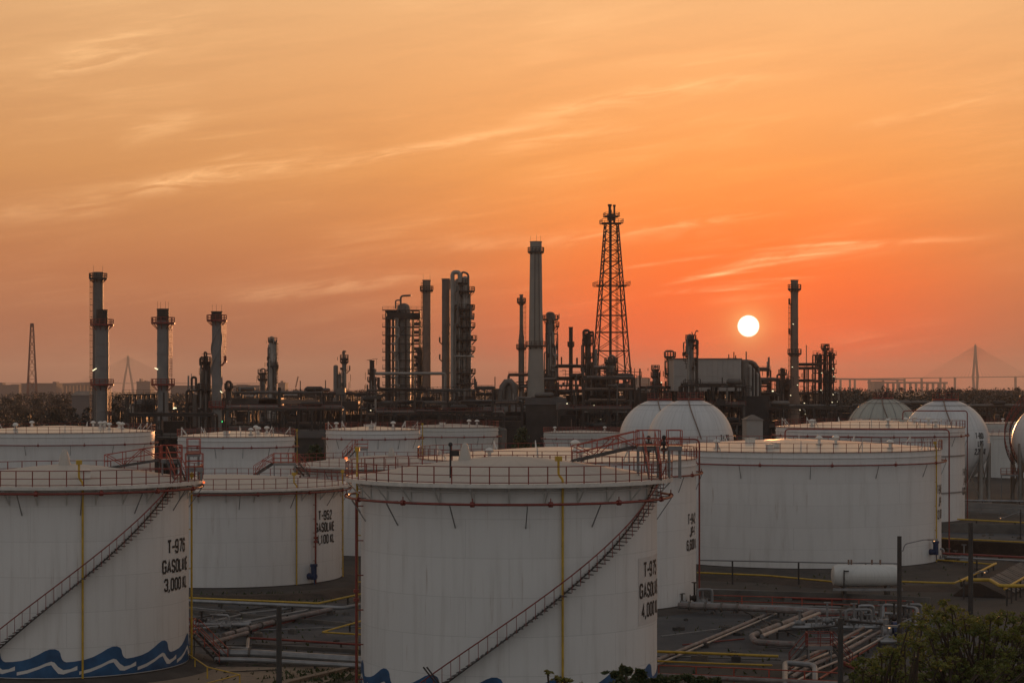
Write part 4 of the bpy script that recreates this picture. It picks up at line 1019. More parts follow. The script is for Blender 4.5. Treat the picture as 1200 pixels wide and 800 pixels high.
# pipe racks and process units
def process_unit(label, x0, x1, ytop, Y, seed, nlev=4, depth=7, fill=1.0, shed=None, group='process units and pipe racks of the refinery', rack=False, tops=True):
    rnd = random.Random(seed); px = (x0 + x1) / 2; P = PX(px, Y)
    root = thing('pipe_rack' if rack else 'process_unit', label, 'pipe rack' if rack else 'process unit', (P.X(), Y, 0), 0, group)
    xa, xb, H = P.x(x0), P.x(x1), P.z(ytop)
    nb = max(2, int((xb - xa) / 6)); f = MB(); xs = [xa + (xb - xa) * i / nb for i in range(nb + 1)]
    zl = [H * (.28 + .72 * i / max(1, nlev - 1)) for i in range(nlev)]
    for x in xs:
        for y in (0, depth): f.bar((x, y, 0), (x, y, H), .42)
        for z in zl: f.bar((x, 0, z), (x, depth, z), .3)
    for z in zl:
        for y in (0, depth): f.bar((xa, y, z), (xb, y, z), .34)
    for i in range(nb):
        if rnd.random() < .5: f.bar((xs[i], 0, 0), (xs[i+1], 0, zl[0]), .2)
        if rnd.random() < .4: k = rnd.randrange(nlev - 1); f.bar((xs[i], 0, zl[k]), (xs[i+1], 0, zl[k+1]), .2)
    f.build('steel_frame', MT['dark'], root)
    top = rnd.sample(range(nlev), min(nlev, 3))
    for k in top:
        z = zl[k]; h = MB()
        for hh in (.6, 1.15): h.bar((xa, -.2, z + hh), (xb, -.2, z + hh), .08)
        m_ = int((xb - xa) / 1.8)
        for i in range(m_ + 1): h.bar((xa + (xb-xa)*i/m_, -.2, z), (xa + (xb-xa)*i/m_, -.2, z + 1.15), .08)
        h.build('handrail', MT[rnd.choice(['dark', 'dark', 'red'])], root)
    for k in range(nlev):
        for j in range(int(rnd.randint(4, 7) * fill)):
            rr = rnd.choice([.1, .14, .18, .22, .3, .4]); y = rnd.uniform(-.4, depth); z = zl[k] + rr + .15
            a, b = sorted((rnd.uniform(xa, xb), rnd.uniform(xa, xb)))
            if b - a < 5: a, b = xa, xb
            pts = [(a, y, z), (b, y, z)]
            if rnd.random() < .6: pts.insert(0, (a, y, max(.5, z + rnd.choice([-1, -1, 1]) * rnd.uniform(1.5, 5))))
            if rnd.random() < .6: pts.append((b, y, max(.5, z + rnd.choice([-1, -1, -1, 1]) * rnd.uniform(1.5, 5))))
            if k == nlev - 1 and not tops: pts = [(p[0], p[1], min(p[2], z)) for p in pts]
            MB().pipe(pts, rr, 8).build('pipe', MT[rnd.choice(['dark', 'dark', 'dark', 'mid', 'mid', 'light', 'brownstack'])], root)
    for j in range(int((xb - xa) / 2.3 * fill)):        # risers, exchangers, drums and valves inside the bays
        x = rnd.uniform(xa, xb); y = rnd.uniform(-2, depth - 1); t = rnd.random(); m = MT[rnd.choice(['dark', 'dark', 'mid', 'mid', 'dark2'])]
        if t < .35: z = rnd.uniform(.5, 1) * H; MB().pipe([(x, y, 0), (x, y, z), (x + rnd.uniform(-4, 4), y, z)], rnd.uniform(.12, .3), 8).build('riser', m, root)
        elif t < .6:
            z = rnd.choice(zl) + 1.3; L = rnd.uniform(2.5, 5); R0 = rnd.uniform(.45, .85)
            MB().tube([(x - L/2 - .5, y, z), (x - L/2, y, z), (x + L/2, y, z), (x + L/2 + .5, y, z)], [R0*.5, R0, R0, R0*.5], 12).build('exchanger', m, root)
        elif t < .8:
            R0 = rnd.uniform(.5, 1.2); h = rnd.uniform(.35, .9) * H
            MB().lathe([(R0, 0), (R0, h), (R0*.7, h + R0*.4), (.02, h + R0*.55)], 16, (x, y, 0)).build('vessel', m, root)
        else:
            z = rnd.choice(zl); MB().box((x, y, z + .9), (rnd.uniform(1.5, 3.5), 2, 1.8)).build('cabinet', m, root)
    if shed:
        for (a, b, t, bo, m) in shed:
            MB().box((P.x((a+b)/2), 1.5, (P.z(t)+P.z(bo))/2), ((b-a)*P.k, 8, P.z(t)-P.z(bo))).build('cladding_panel', MT[m], root)
    tg_ = MB()                                          # tangle of small bore piping, conduits and hangers
    for j in range(int((xb - xa) * 5 * fill)):
        x = rnd.uniform(xa, xb); y = rnd.uniform(-1.5, depth); z = rnd.uniform(.05, 1.06) * H; q_ = rnd.random(); L = rnd.uniform(1, 5); w2 = rnd.uniform(.06, .17)
        if q_ < .45: tg_.bar((x, y, z), (x, y, max(0, z - L)), w2)
        elif q_ < .9: tg_.bar((x, y, z), (x + L, y, z), w2); tg_.bar((x + L, y, z), (x + L, y, z - rnd.uniform(.5, 3)), w2)
        else: tg_.box((x, y, z), (rnd.uniform(.3, 1), .5, rnd.uniform(.3, 1.2)))
    tag(tg_.build('small_bore_piping', MT['dark'], root), None, None, None, 'stuff')
    x = xa                                              # equipment blocks and cable bridges standing behind the pipes
    while x < xb:
        w_ = rnd.uniform(3, 9); z = rnd.uniform(.35, .93) * H * (1 if rnd.random() < .8 else .5)
        MB().box((x + w_/2, depth + rnd.uniform(1, 4), z/2), (w_, 2.5, z)).build('equipment_block', MT[rnd.choice(['dark', 'dark2', 'dark'])], root); x += w_ * rnd.uniform(.85, 1.05)
    for j in range(max(1, int((xb - xa) / 22))):
        x = rnd.uniform(xa, xb); o = MB().box((x, -1.2, rnd.choice(zl) + 1.6), (.3, .2, .2)).build('lamp', MT['lampw'], root)
    return root
process_unit('long dark rack with a grey sheeted gallery, right of the spiral straked stack', 272, 376, 461, 545, 11, 4, 8, shed=[(273, 330, 466, 475, 'dark'), (305, 372, 468, 473, 'brownstack')], rack=True)
process_unit('dark rack below the short column pair, left of the scaffolded column', 352, 440, 462, 560, 12, 4, 8, shed=[(370, 420, 470, 480, 'dark')], rack=True)
process_unit('busy pipework block below the scaffolded and looped columns', 430, 556, 458, 545, 13, 5, 9, 1.3)
process_unit('low rack running behind the arched flue duct', 548, 610, 463, 600, 14, 4, 8, rack=True)
process_unit('dense unit at the foot of the big pale chimney', 605, 660, 468, 535, 15, 4, 8, 1.2)
process_unit('raised air cooler frame between the lagged column and the knotty one', 648, 692, 430, 590, 16, 6, 8, 1.5)
process_unit('dense pipework tangle at the foot of the flare tower', 684, 744, 444, 565, 17, 6, 9, 1.5)
process_unit('low pipework block left of the sphere domes', 655, 740, 480, 500, 18, 3, 8, 1.3)
process_unit('dark unit behind the domes of the paired spheres', 750, 806, 455, 530, 19, 4, 8, 1.2)
process_unit('pipework tangle to the right of the big pale box', 868, 915, 446, 535, 20, 5, 8, 1.5)
process_unit('unit between the brown stack and the branching column', 934, 960, 432, 575, 21, 6, 8, 1.2)
process_unit('low unit at the foot of the brown stack', 890, 985, 478, 520, 22, 3, 8, 1.3)
process_unit('long low rack behind the two left tanks', 140, 232, 480, 500, 23, 3, 7, 1.0, rack=True)
process_unit('low dark block behind the narrow tank, in front of the sheeted gallery', 262, 400, 480, 440, 24, 3, 7, 1.2)
process_unit('low pipework block behind the cream tank with the rusty rim', 440, 590, 484, 450, 25, 3, 7, 1.2)
process_unit('low rack crossing behind the right hand spheres', 975, 1215, 477, 560, 26, 2, 5, .9, rack=True)
process_unit('small unit left of the spiral straked stack', 220, 252, 458, 490, 27, 4, 7, 1.4)
# small buildings and sheds among the units
def hut(label, x0, x1, yt, yb, Y, roof='gable', m='cladding', dep=8, cat='shed'):
    P = PX((x0+x1)/2, Y); r = thing('shed', label, cat, (P.X(), Y, 0)); w = (x1-x0)*P.k/2; h = P.z(yb)
    MB().box((0, dep/2, h/2), (2*w, dep, h)).build('wall', MT[m], r)
    t = MB(); top = P.z(yt); t.v = [(-w-.3, -.3, h), (w+.3, -.3, h), (w+.3, dep+.3, h), (-w-.3, dep+.3, h), (-w*.0-.3 if roof == 'gable' else -w, dep*.5, top), (w*.0+.3 if roof == 'gable' else w, dep*.5, top)]
    t.f = [(0, 1, 5, 4), (2, 3, 4, 5), (1, 2, 5), (3, 0, 4), (3, 2, 1, 0)]; t.build('roof', MT['dark2' if m == 'dark' else 'mid'], r, False)
    MB().box((w*.3, -.06, min(1.1, h/2)), (1.1, .12, min(2.1, h*.9))).build('door', MT['dark'], r)
    return r
process_unit('dense pipework filling the space under the pale box', 792, 872, 462, 540, 31, 4, 6, 1.4, tops=False)
process_unit('taller pipework right beside the round duct of the pale box', 876, 903, 434, 545, 32, 6, 7, 1.6)
process_unit('low jumbled pipework left of the straked stack foot', 150, 250, 487, 440, 33, 3, 6, 1.2)
process_unit('jumbled pipework between the arched flue duct and the scaffolded column', 540, 612, 473, 520, 34, 4, 7, 1.4)
process_unit('stair framed unit just right of the swelling flue', 596, 622, 440, 575, 35, 6, 6, 1.3)
rb_ = random.Random(99)
for i, (a, b, t_, lab) in enumerate(((268, 330, 466, 'back row block behind the grey sheeted gallery'), (330, 400, 465, 'back row block under the short column pair'), (398, 462, 464, 'back row block left behind the scaffolded column'),
      (455, 520, 461, 'back row block behind the scaffolded column'), (515, 585, 462, 'back row block behind the looped column group'), (580, 640, 462, 'back row block behind the arched flue duct'),
      (632, 700, 452, 'back row block behind the air cooler frame'), (690, 760, 458, 'back row block behind the flare tower foot'), (755, 830, 460, 'back row block behind the sphere domes'), (860, 935, 461, 'back row block left behind the brown stack'), (930, 985, 462, 'back row block behind the branching column'), (150, 235, 474, 'back row block between the left stacks'))):
    process_unit(lab, a, b, t_, 665 + 12 * (i % 3), 200 + i, 4, 8, .9, tops=False)
process_unit('narrow tall framed unit between the big chimney and the lagged column', 634, 652, 446, 585, 41, 6, 6, 1.5)
process_unit('framed unit with risers right of the looped column group', 556, 580, 456, 560, 42, 5, 6, 1.3)
process_unit('tall framed unit between the knotty column and the flare tower', 694, 712, 432, 582, 43, 7, 6, 1.6)
process_unit('framed unit around the right foot of the flare tower', 722, 742, 440, 585, 44, 6, 6, 1.4)
process_unit('pipework crossing in front of the pale box foot', 798, 874, 453, 508, 51, 4, 5, 1.6)
hut('pale gabled shed between the paired spheres and the largest tank', 875, 894, 486, 492, 425)
hut('dark long roofed shed at the foot of the big pale chimney', 616, 664, 466, 474, 520, 'flat', 'dark')
hut('grey low roof building between the narrow tank and the bright roofed one', 346, 380, 505, 513, 400, 'flat', 'dark')
hut('low dim building among the trees at left, below the viaduct', 84, 112, 458, 463, 900, 'flat', 'hazy', 20)

# ------------------------------------------------------------------ far city and bridges
def far_bridge(label, px, Y, ytop, ydeck, x0, x1, wb, piers, ya=None, yb=None, name='cable_stayed_bridge', narrow=False):
    P = PX(px, Y); root = thing(name, label, 'bridge', (P.X(), Y, 0)); zt, zd = P.z(ytop), P.z(ydeck)
    def dz(p): return zd if ya is None else P.z(ya + (yb - ya) * (p - x0) / (x1 - x0))
    for s in (-1, 1):
        a = wb * P.k * s
        if narrow: pts = [(a*.55, 0, 0), (a, 0, zd), (a * .16, 0, zd + (zt - zd) * .78), (a * .16, 0, zt)]
        else: pts = [(a * 1.1, 0, 0), (a * .85, 0, zd), (a * .12, 0, zd + (zt-zd) * .72), (a * .12, 0, zt)]
        MB().tube(pts, [4.5, 4.2, 3.4, 2.2], 8).build('pylon_leg', MT['hazy'], root)
    MB().tube([(0, 0, zd + (zt-zd)*.7), (0, 0, zt + 4)], [4.2, .6], 8).build('pylon_head', MT['hazy'], root)
    n = 24
    for i in range(n):
        a, b = x0 + (x1-x0)*i/n, x0 + (x1-x0)*(i+1)/n
        if i == 0: d = MB()
        d.bar((P.x(a), 0, dz(a)), (P.x(b), 0, dz(b)), 20, 2.4)
    d.build('deck', MT['hazy'], root)
    c = MB(); span = min(px - x0, 62), min(x1 - px, 62)
    for i in range(1, 15):
        for s, sp in ((-1, span[0]), (1, span[1])):
            q = px + s * sp * i / 14; c.cyl((0, 0, zd + (zt-zd) * (.68 + .3 * i / 14)), (P.x(q), 0, dz(q)), .35, 4)
    c.build('stay_cables', MT['hazy'], root)
    for q in piers:
        MB().box((P.x(q), 0, dz(q) / 2), (5, 12, dz(q))).build('pier', MT['hazy'], root)
far_bridge('cable stayed bridge with a diamond pylon on the right horizon', 1143, 6300, 404, 441.5, 975, 1300, 2.6, (996, 1019, 1060, 1080, 1102, 1119, 1190, 1230), 444, 440, narrow=True)
far_bridge('smaller hazy cable stayed bridge with an A shaped pylon on the left horizon', 150, 7400, 417, 449, -60, 330, 5.6, (), None, None)
def viaduct(label, x0, x1, y0, y1, Y, n, th=5, wd=14):
    P = PX((x0+x1)/2, Y); root = thing('viaduct', label, 'viaduct', (P.X(), Y, 0))
    MB().bar((P.x(x0), 0, P.z(y0)), (P.x(x1), 0, P.z(y1)), wd, th).build('deck', MT['hazy'], root)
    for i in range(n):
        p = x0 + (x1-x0)*(i+.5)/n; z = P.z(y0 + (y1-y0)*(i+.5)/n)
        MB().box((P.x(p), 0, z/2), (5, 10, z)).build('pier', MT['hazy'], root)
viaduct('hazy elevated road on closely set piers at far left', 62, 112, 451, 449, 3600, 12, 5)
viaduct('hazy lower ramp on piers left of the right hand pylon', 1017, 1110, 448, 448.5, 5200, 14, 5)
viaduct('long thin hazy road deck crossing under the right hand sky', 960, 1060, 443.5, 445, 5900, 6, 5)
def far_block(label, x0, x1, yt, Y, parts=()):
    P = PX((x0+x1)/2, Y); root = thing('distant_building', label, 'building', (P.X(), Y, 0)); w = (x1-x0)*P.k
    MB().box((0, 20, P.z(yt)/2), (w, 40, P.z(yt))).build('wall', MT['hazy'], root)
    MB().box((0, 20, P.z(yt) + .6), (w + 2, 42, 1.2)).build('roof', MT['hazy'], root)
    for a, b, t in parts: MB().box((P.x((a+b)/2), 20, (P.z(yt) + P.z(t))/2 + .6), ((b-a)*P.k, 20, P.z(t) - P.z(yt))).build('roof_block', MT['hazy'], root)
far_block('long hazy block behind the lattice mast at far left', 25, 66, 450, 3000, ((29, 34, 448.5), (60, 64, 447.5)))
far_block('low hazy block at the left photo edge', -20, 22, 451.5, 3200, ((-2, 1, 448.5), (11, 19, 450.5)))
far_block('hazy block right of the A shaped pylon', 160, 176, 447.5, 3400, ((162, 164, 444), (168, 170, 446)))
far_block('broad pale hazy block between the two left stacks', 200, 246, 452.5, 2800)
far_block('hazy hill shaped hall between the straked stack and the twin column', 272, 304, 452, 2700, ((276, 290, 450.8),))
far_block('little hazy block right of the pale twin column', 326, 334, 449, 3000, ((328, 331, 446.5),))
far_block('hazy square block left of the right hand pylon', 1024, 1036, 447, 4600)
far_block('dim flat hall among the right hand trees', 1148, 1186, 459, 1500, ((1152, 1182, 457.5),))
far_block('hazy low block behind the paired sphere domes', 742, 762, 443.5, 3900, ((748, 752, 440),))

# ------------------------------------------------------------------ trees
def clump(mb, c, r, n, s, rnd, flat=.7):
    for i in range(n):
        u = rnd.uniform(-1, 1); a = rnd.uniform(0, 2*PI); q = math.sqrt(1-u*u); rr = r * rnd.uniform(.55, 1.05)
        p = Vector((c[0] + rr*q*math.cos(a), c[1] + rr*q*math.sin(a), c[2] + rr*u*flat))
        e = Vector((rnd.gauss(0, 1), rnd.gauss(0, 1), rnd.gauss(0, .7))).normalized(); f = e.cross(Vector((rnd.gauss(0, 1), rnd.gauss(0, 1), rnd.gauss(0, 1)))).normalized()
        k = s * rnd.uniform(.6, 1.4); b = len(mb.v)
        mb.v += [tuple(p - e*k), tuple(p + f*k*.5), tuple(p + e*k), tuple(p - f*k*.5)]; mb.f.append((b, b+1, b+2, b+3))
def limb(mb, p, q, r0, r1, rnd):
    p, q = Vector(p), Vector(q); m = p.lerp(q, .5) + Vector((rnd.uniform(-1, 1), rnd.uniform(-1, 1), 0)) * (q-p).length * .1
    mb.tube([p, m, q], [r0, (r0+r1)/2, r1], 6)

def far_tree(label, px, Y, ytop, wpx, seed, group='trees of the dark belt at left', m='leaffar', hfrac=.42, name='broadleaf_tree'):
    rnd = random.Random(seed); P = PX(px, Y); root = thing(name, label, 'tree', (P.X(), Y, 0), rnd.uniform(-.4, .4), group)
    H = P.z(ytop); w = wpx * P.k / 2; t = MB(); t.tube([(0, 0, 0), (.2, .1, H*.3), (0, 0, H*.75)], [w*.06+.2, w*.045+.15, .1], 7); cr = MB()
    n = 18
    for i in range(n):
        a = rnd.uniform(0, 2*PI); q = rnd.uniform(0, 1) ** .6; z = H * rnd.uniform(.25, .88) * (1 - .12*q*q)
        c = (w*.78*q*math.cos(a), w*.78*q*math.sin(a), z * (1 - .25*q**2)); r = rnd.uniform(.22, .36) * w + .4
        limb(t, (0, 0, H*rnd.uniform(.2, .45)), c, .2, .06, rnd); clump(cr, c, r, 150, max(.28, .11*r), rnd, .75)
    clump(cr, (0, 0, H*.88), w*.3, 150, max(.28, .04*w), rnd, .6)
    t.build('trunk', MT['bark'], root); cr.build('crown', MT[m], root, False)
    return root
lt = [(8, 620, 462, 46, 'low broad tree at the left photo edge'), (40, 700, 463, 44, 'flat topped tree under the lattice mast'), (22, 900, 458, 30, 'small far tree just left of the lattice mast'), (49, 800, 455.5, 34, 'domed tree right of the lattice mast, highest of the left belt'),
      (66, 640, 463, 36, 'tree right of the domed one, before the viaduct'), (98, 1000, 455.5, 14, 'small dark tree in front of the far viaduct'), (84, 560, 473, 40, 'low dark tree in front of the dim building'), (103, 540, 472, 34, 'low dark tree at the left foot of the tallest left flue'),
      (138, 600, 457, 30, 'rounded tree just right of the grey paired stack'), (152, 560, 468, 26, 'low tree beside the drum between the two left stacks'), (207, 620, 463, 26, 'tree in the gap left of the little column cluster'), (178, 800, 456, 26, 'far tree behind the hooded grey stack'), (-12, 560, 470, 50, 'dark tree mostly beyond the left photo edge'),
      (28, 560, 478, 46, 'lowest tree in front at far left'), (60, 545, 480, 42, 'low tree in front of the left belt, over the left tank roof')]
for i, (px, Y, yt, w, lab) in enumerate(lt): far_tree(lab, px, Y, yt, w, 40 + i)
far_tree('dark tree between the narrow tank and the bright roofed tank', 370, 385, 519, 34, 71, 'dark trees among the tanks', 'leafdark')
far_tree('dark tree mass right of the cream tank with the rusty rim', 612, 395, 496, 48, 72, 'dark trees among the tanks', 'leafdark')
far_tree('taller dark tree at the right belt left of the lettered sphere', 1056, 1100, 449.5, 17, 73, 'trees of the far right belt')
far_tree('tree at the right photo edge above the belt', 1192, 1000, 449.5, 24, 74, 'trees of the far right belt')
far_tree('rounded tree left of the lettered sphere crown', 1022, 900, 455, 30, 75, 'trees of the far right belt')
far_tree('tree right of the lettered sphere crown', 1136, 950, 455, 30, 76, 'trees of the far right belt')
far_tree('small tree behind the paired sphere domes', 747, 700, 458, 22, 77, 'trees of the far right belt')
far_tree('pair of hazy trees behind the low rack right of the looped column', 568, 900, 450, 26, 78, 'trees of the far right belt')
far_tree('faint tree behind the far grey rack left of the squat column', 345, 1100, 455, 30, 79, 'trees of the far right belt')
far_tree('faint tree behind the slender hooked column', 378, 1000, 456, 36, 80, 'trees of the far right belt')
def wood(x0, x1, ytop, Y, seed, n, dy=60):
    rnd = random.Random(seed); mb = MB()
    for i in range(n):
        px = rnd.uniform(x0, x1); y = Y + rnd.uniform(-dy, dy); H = (CH - (ytop + rnd.gauss(0, 1.2) - HZ) * y / F); X = (px - 600) * y / F; r = rnd.uniform(3, 6)
        for k in range(5): clump(mb, (X + rnd.uniform(-r, r), y, max(r*.6, H - r*.7 - k*H*.17)), r, 70, .55, rnd, .8)
    o = mb.build('distant_wood', MT['leaffar'], None, False); tag(o, 'dark hazy belt of far woodland along the horizon', None, None, 'stuff')
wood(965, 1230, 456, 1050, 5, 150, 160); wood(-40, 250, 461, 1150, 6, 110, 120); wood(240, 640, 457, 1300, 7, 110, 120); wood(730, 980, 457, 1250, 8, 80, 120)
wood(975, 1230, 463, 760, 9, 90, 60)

# near trees: feathery crown at lower right, a leafy bush at the bottom
def near_tree(label, base, H, clumps, seed, m, leaf, per, group=None, name='feathery_tree', tr=.22):
    rnd = random.Random(seed); root = thing(name, label, 'tree', base, 0, group); b = Vector(base)
    t = MB(); t.tube([(0, 0, 0), (.25, .1, H*.3), (.0, .2, H*.62)], [tr, tr*.8, tr*.6], 8); cr = MB(); tops = Vector((0, .2, H*.6))
    for (c, r) in clumps:
        c = Vector(c) - b; r *= .85
        limb(t, tops * rnd.uniform(.75, 1), c - Vector((0, 0, r*.2)), tr*.3, .03, rnd)
        for k in range(5):
            q = c + Vector((rnd.uniform(-r, r), rnd.uniform(-r, r), rnd.uniform(-r, r)*.35)) * .8
            limb(t, c - Vector((0, 0, r*.2)), q, .035, .012, rnd)
        clump(cr, c, r, per, leaf, rnd, .6)
        for k in range(3): clump(cr, c + Vector((rnd.gauss(0, 1), rnd.gauss(0, 1), rnd.gauss(0, .5))) * r * .9, r * .45, per // 6, leaf, rnd, .5)
    t.build('trunk', MT['bark'], root); cr.build('crown', MT[m], root, False)
    return root
def crown_pts(rows, Y, seed, dY=3.5, jit=6):
    rnd = random.Random(seed); out = []
    for (px, py, r) in rows:
        y = Y + rnd.uniform(-dY, dY); out.append((W(px + rnd.uniform(-jit, jit), py + rnd.uniform(-3, 3), y), r * y / F))
    return out
rows = []
rr = random.Random(4)
def topy(px):       # silhouette of the feathery crown in the photograph
    pts = [(985, 775), (1010, 764), (1040, 752), (1058, 740), (1072, 720), (1086, 704), (1100, 696), (1118, 702), (1135, 712), (1150, 716), (1168, 708), (1190, 712), (1240, 706)]
    for (a, b), (c, d) in zip(pts, pts[1:]):
        if a <= px <= c: return b + (d - b) * (px - a) / (c - a)
    return 720
for px in range(1000, 1240, 10):
    y = topy(px) + 12
    while y < 835:
        rows.append((px + rr.uniform(-7, 7), y, rr.uniform(6, 14))); y += rr.uniform(7, 12)
L1 = [q for q in rows if q[0] > 1075]; L2 = [q for q in rows if q[0] <= 1075 or (q[1] > 770 and rr.random() < .3)]
near_tree('broad feathery olive green tree filling the lower right corner', (W(1150, 800, 82).x, 82, 0), 9.5, crown_pts(L1, 82, 1), 3, 'leaf', .065, 95, 'feathery trees in the lower right corner')
near_tree('lower feathery tree left of the lamp posts at bottom right', (W(1040, 800, 76).x, 76, 0), 7.4, crown_pts(L2, 76, 2), 5, 'leaf', .065, 80, 'feathery trees in the lower right corner')
bush = [(722, 790, 8), (735, 784, 9), (728, 800, 12), (748, 795, 10), (762, 800, 9), (742, 808, 13), (752, 786, 5), (716, 806, 10)]
near_tree('dark leafy branch tips rising over the bottom edge in front of T-975', (W(740, 830, 56).x, 56, 0), 10.5, crown_pts(bush, 56, 6, .8, 2), 7, 'leafdark', .10, 90, 'bushes along the bottom edge', 'leafy_tree', .1)
bush = [(775, 800, 9), (792, 797, 8), (808, 793, 8), (822, 797, 9), (835, 802, 10), (786, 808, 12), (812, 808, 12), (850, 808, 9)]
near_tree('low green bush at the bottom edge right of T-975', (W(806, 830, 60).x, 60, 0), 10, crown_pts(bush, 60, 8, .8, 2), 9, 'leafdark', .09, 170, 'bushes along the bottom edge', 'leafy_tree', .1)
tw = [(642, 787, 4), (652, 793, 4), (662, 797, 5), (684, 800, 4), (655, 806, 6)]
near_tree('sparse yellowish twigs at the bottom edge before T-975', (W(660, 830, 56).x, 56, 0), 10.6, crown_pts(tw, 56, 10, .5, 1), 11, 'leafyel', .09, 16, 'bushes along the bottom edge', 'leafy_tree', .08)

# ------------------------------------------------------------------ ground level pipework
def piperun(label, pts, r, m, supports=True, cat='pipe', group=None, name='pipeline', flanges=0, n=10):
    """pts: (col, row, height) photo rows turned into ground positions at that height"""
    P3 = [G(a, b, z) for a, b, z in pts]; o = P3[0].copy(); o.z = 0
    root = thing(name, label, cat, o, 0, group); L = [p - o for p in P3]
    MB().pipe(L, r, n, r * 3).build('pipe', MT[m], root)
    if supports:
        for a, b in zip(L, L[1:]):
            d = (b - a).length; k = int(d / 6)
            for i in range(k):
                p = a.lerp(b, (i + .5) / max(1, k))
                if p.z > .25: MB().bar((p.x, p.y, 0), (p.x, p.y, p.z - r * .5), .16).build('support', MT['post'], root)
    for i in range(flanges):
        a, b = L[0], L[1]; p = a.lerp(b, (i + .7) / flanges); d = (b - a).normalized()
        MB().cyl(p - d * .06, p + d * .06, r * 1.6, 12).build('flange', MT['mid'], root)
    return root
def railrun(label, pts, m, h=1.0, step=1.6, double=True, cat='railing', group=None, name='handrail', r=.045):
    P3 = [G(a, b, z + h) for a, b, z in pts]; o = P3[0].copy(); o.z = 0; root = thing(name, label, cat, o, 0, group); L = [p - o for p in P3]
    b = MB(); b.tube(L, r, 6)
    if double: b.tube([p - Vector((0, 0, h * .5)) for p in L], r * .8, 5)
    b.build('rail', MT[m], root)
    for i, (p, q) in enumerate(zip(L, L[1:])):
        k = max(1, int((q - p).length / step))
        for j in range(k + (1 if i == len(L) - 2 else 0)):
            v = p.lerp(q, j / k); MB().bar((v.x, v.y, pts[0][2]), (v.x, v.y, v.z), r * 2).build('post', MT[m], root)
    return root
PG = 'pipelines on the bund floor'
YG = 'yellow pipe rails along the bunds'
# left gap between T-976 and T-975
piperun('yellow rail line below T-952 bending up to the right', [(150, 697, .7), (219, 700, .7), (373, 706.5, .7), (440, 692, .7)], .09, 'yellow', group=YG)
piperun('pale grey pipe running just below the yellow rail line under T-952', [(150, 701, .55), (219, 703.5, .55), (385, 711, .55), (402, 712, .55), (440, 705, .55)], .17, 'palepipe', group=PG)
piperun('white topped pipe climbing right from the little red stair to the grey pipe', [(262, 744, .5), (325, 727, .5), (388, 713.5, .5)], .20, 'rustypipe', group=PG, flanges=4)
piperun('thin pale pipe running parallel above the white topped one', [(222, 737, .4), (262, 733, .4), (360, 714.5, .4)], .10, 'palepipe', group=PG, flanges=2)
piperun('dark low pipe rising from T-976 towards the yellow rail', [(219, 735, .25), (290, 718, .25), (345, 712, .25)], .10, 'grey', group=PG)
piperun('red pipe lying under the white topped pipe', [(262, 747, .2), (325, 731, .2), (380, 717, .2)], .10, 'red', group=PG, supports=False)
piperun('stubby cream pipe ending in a downward elbow right of the little red stair', [(236, 756, 1.2), (290, 741, 1.2), (290, 741, .0)], .16, 'rustypipe', group=PG)
piperun('low cream pipe joining the stubby pipe at the ground', [(260, 758, .35), (290, 760, .35), (291, 748, .35)], .12, 'palepipe', group=PG, supports=False)
piperun('wide pale pipe, upper of the two crossing below the red stair', [(252, 765, .55), (300, 765.5, .55), (440, 774.5, .55)], .32, 'palepipe', group=PG, flanges=2)
piperun('narrower pale pipe, lower of the two crossing below the red stair', [(252, 772, .35), (300, 773, .35), (440, 781, .35)], .19, 'palepipe', group=PG)
piperun('thin dark red pipe across the bund floor above the pair of wide pipes', [(292, 747, .3), (360, 751, .3), (440, 756, .3)], .09, 'red', group=PG)
piperun('yellow V shaped rail at the left side of T-975, upper arm', [(378, 740, .6), (440, 722.5, .6)], .07, 'yellow', group=YG)
piperun('yellow V shaped rail at the left side of T-975, lower arm', [(378, 740.4, .6), (440, 744, .6)], .07, 'yellow', group=YG)
railrun('low yellow rail on short posts in front of T-976 at the bottom', [(215, 762, 0), (243, 781, 0), (281, 790, 0), (243, 800, 0), (214, 812, 0)], 'yellow', .8, 3.2, False, group=YG)
for (lab, a, b) in (('small red stair with handrails leading down beside T-976', (228, 742), (262, 776)),):
    A, B = G(a[0], a[1], 2.0), G(b[0], b[1], .1); root = thing('access_stair', lab, 'stair', (A.x, A.y, 0)); o = Vector((A.x, A.y, 0))
    flight(root, A - o, B - o, .9, 'brightred'); platform_rect(root, -.9, 0, 2.0, 1.8, 1.2, legs=0, name='landing')
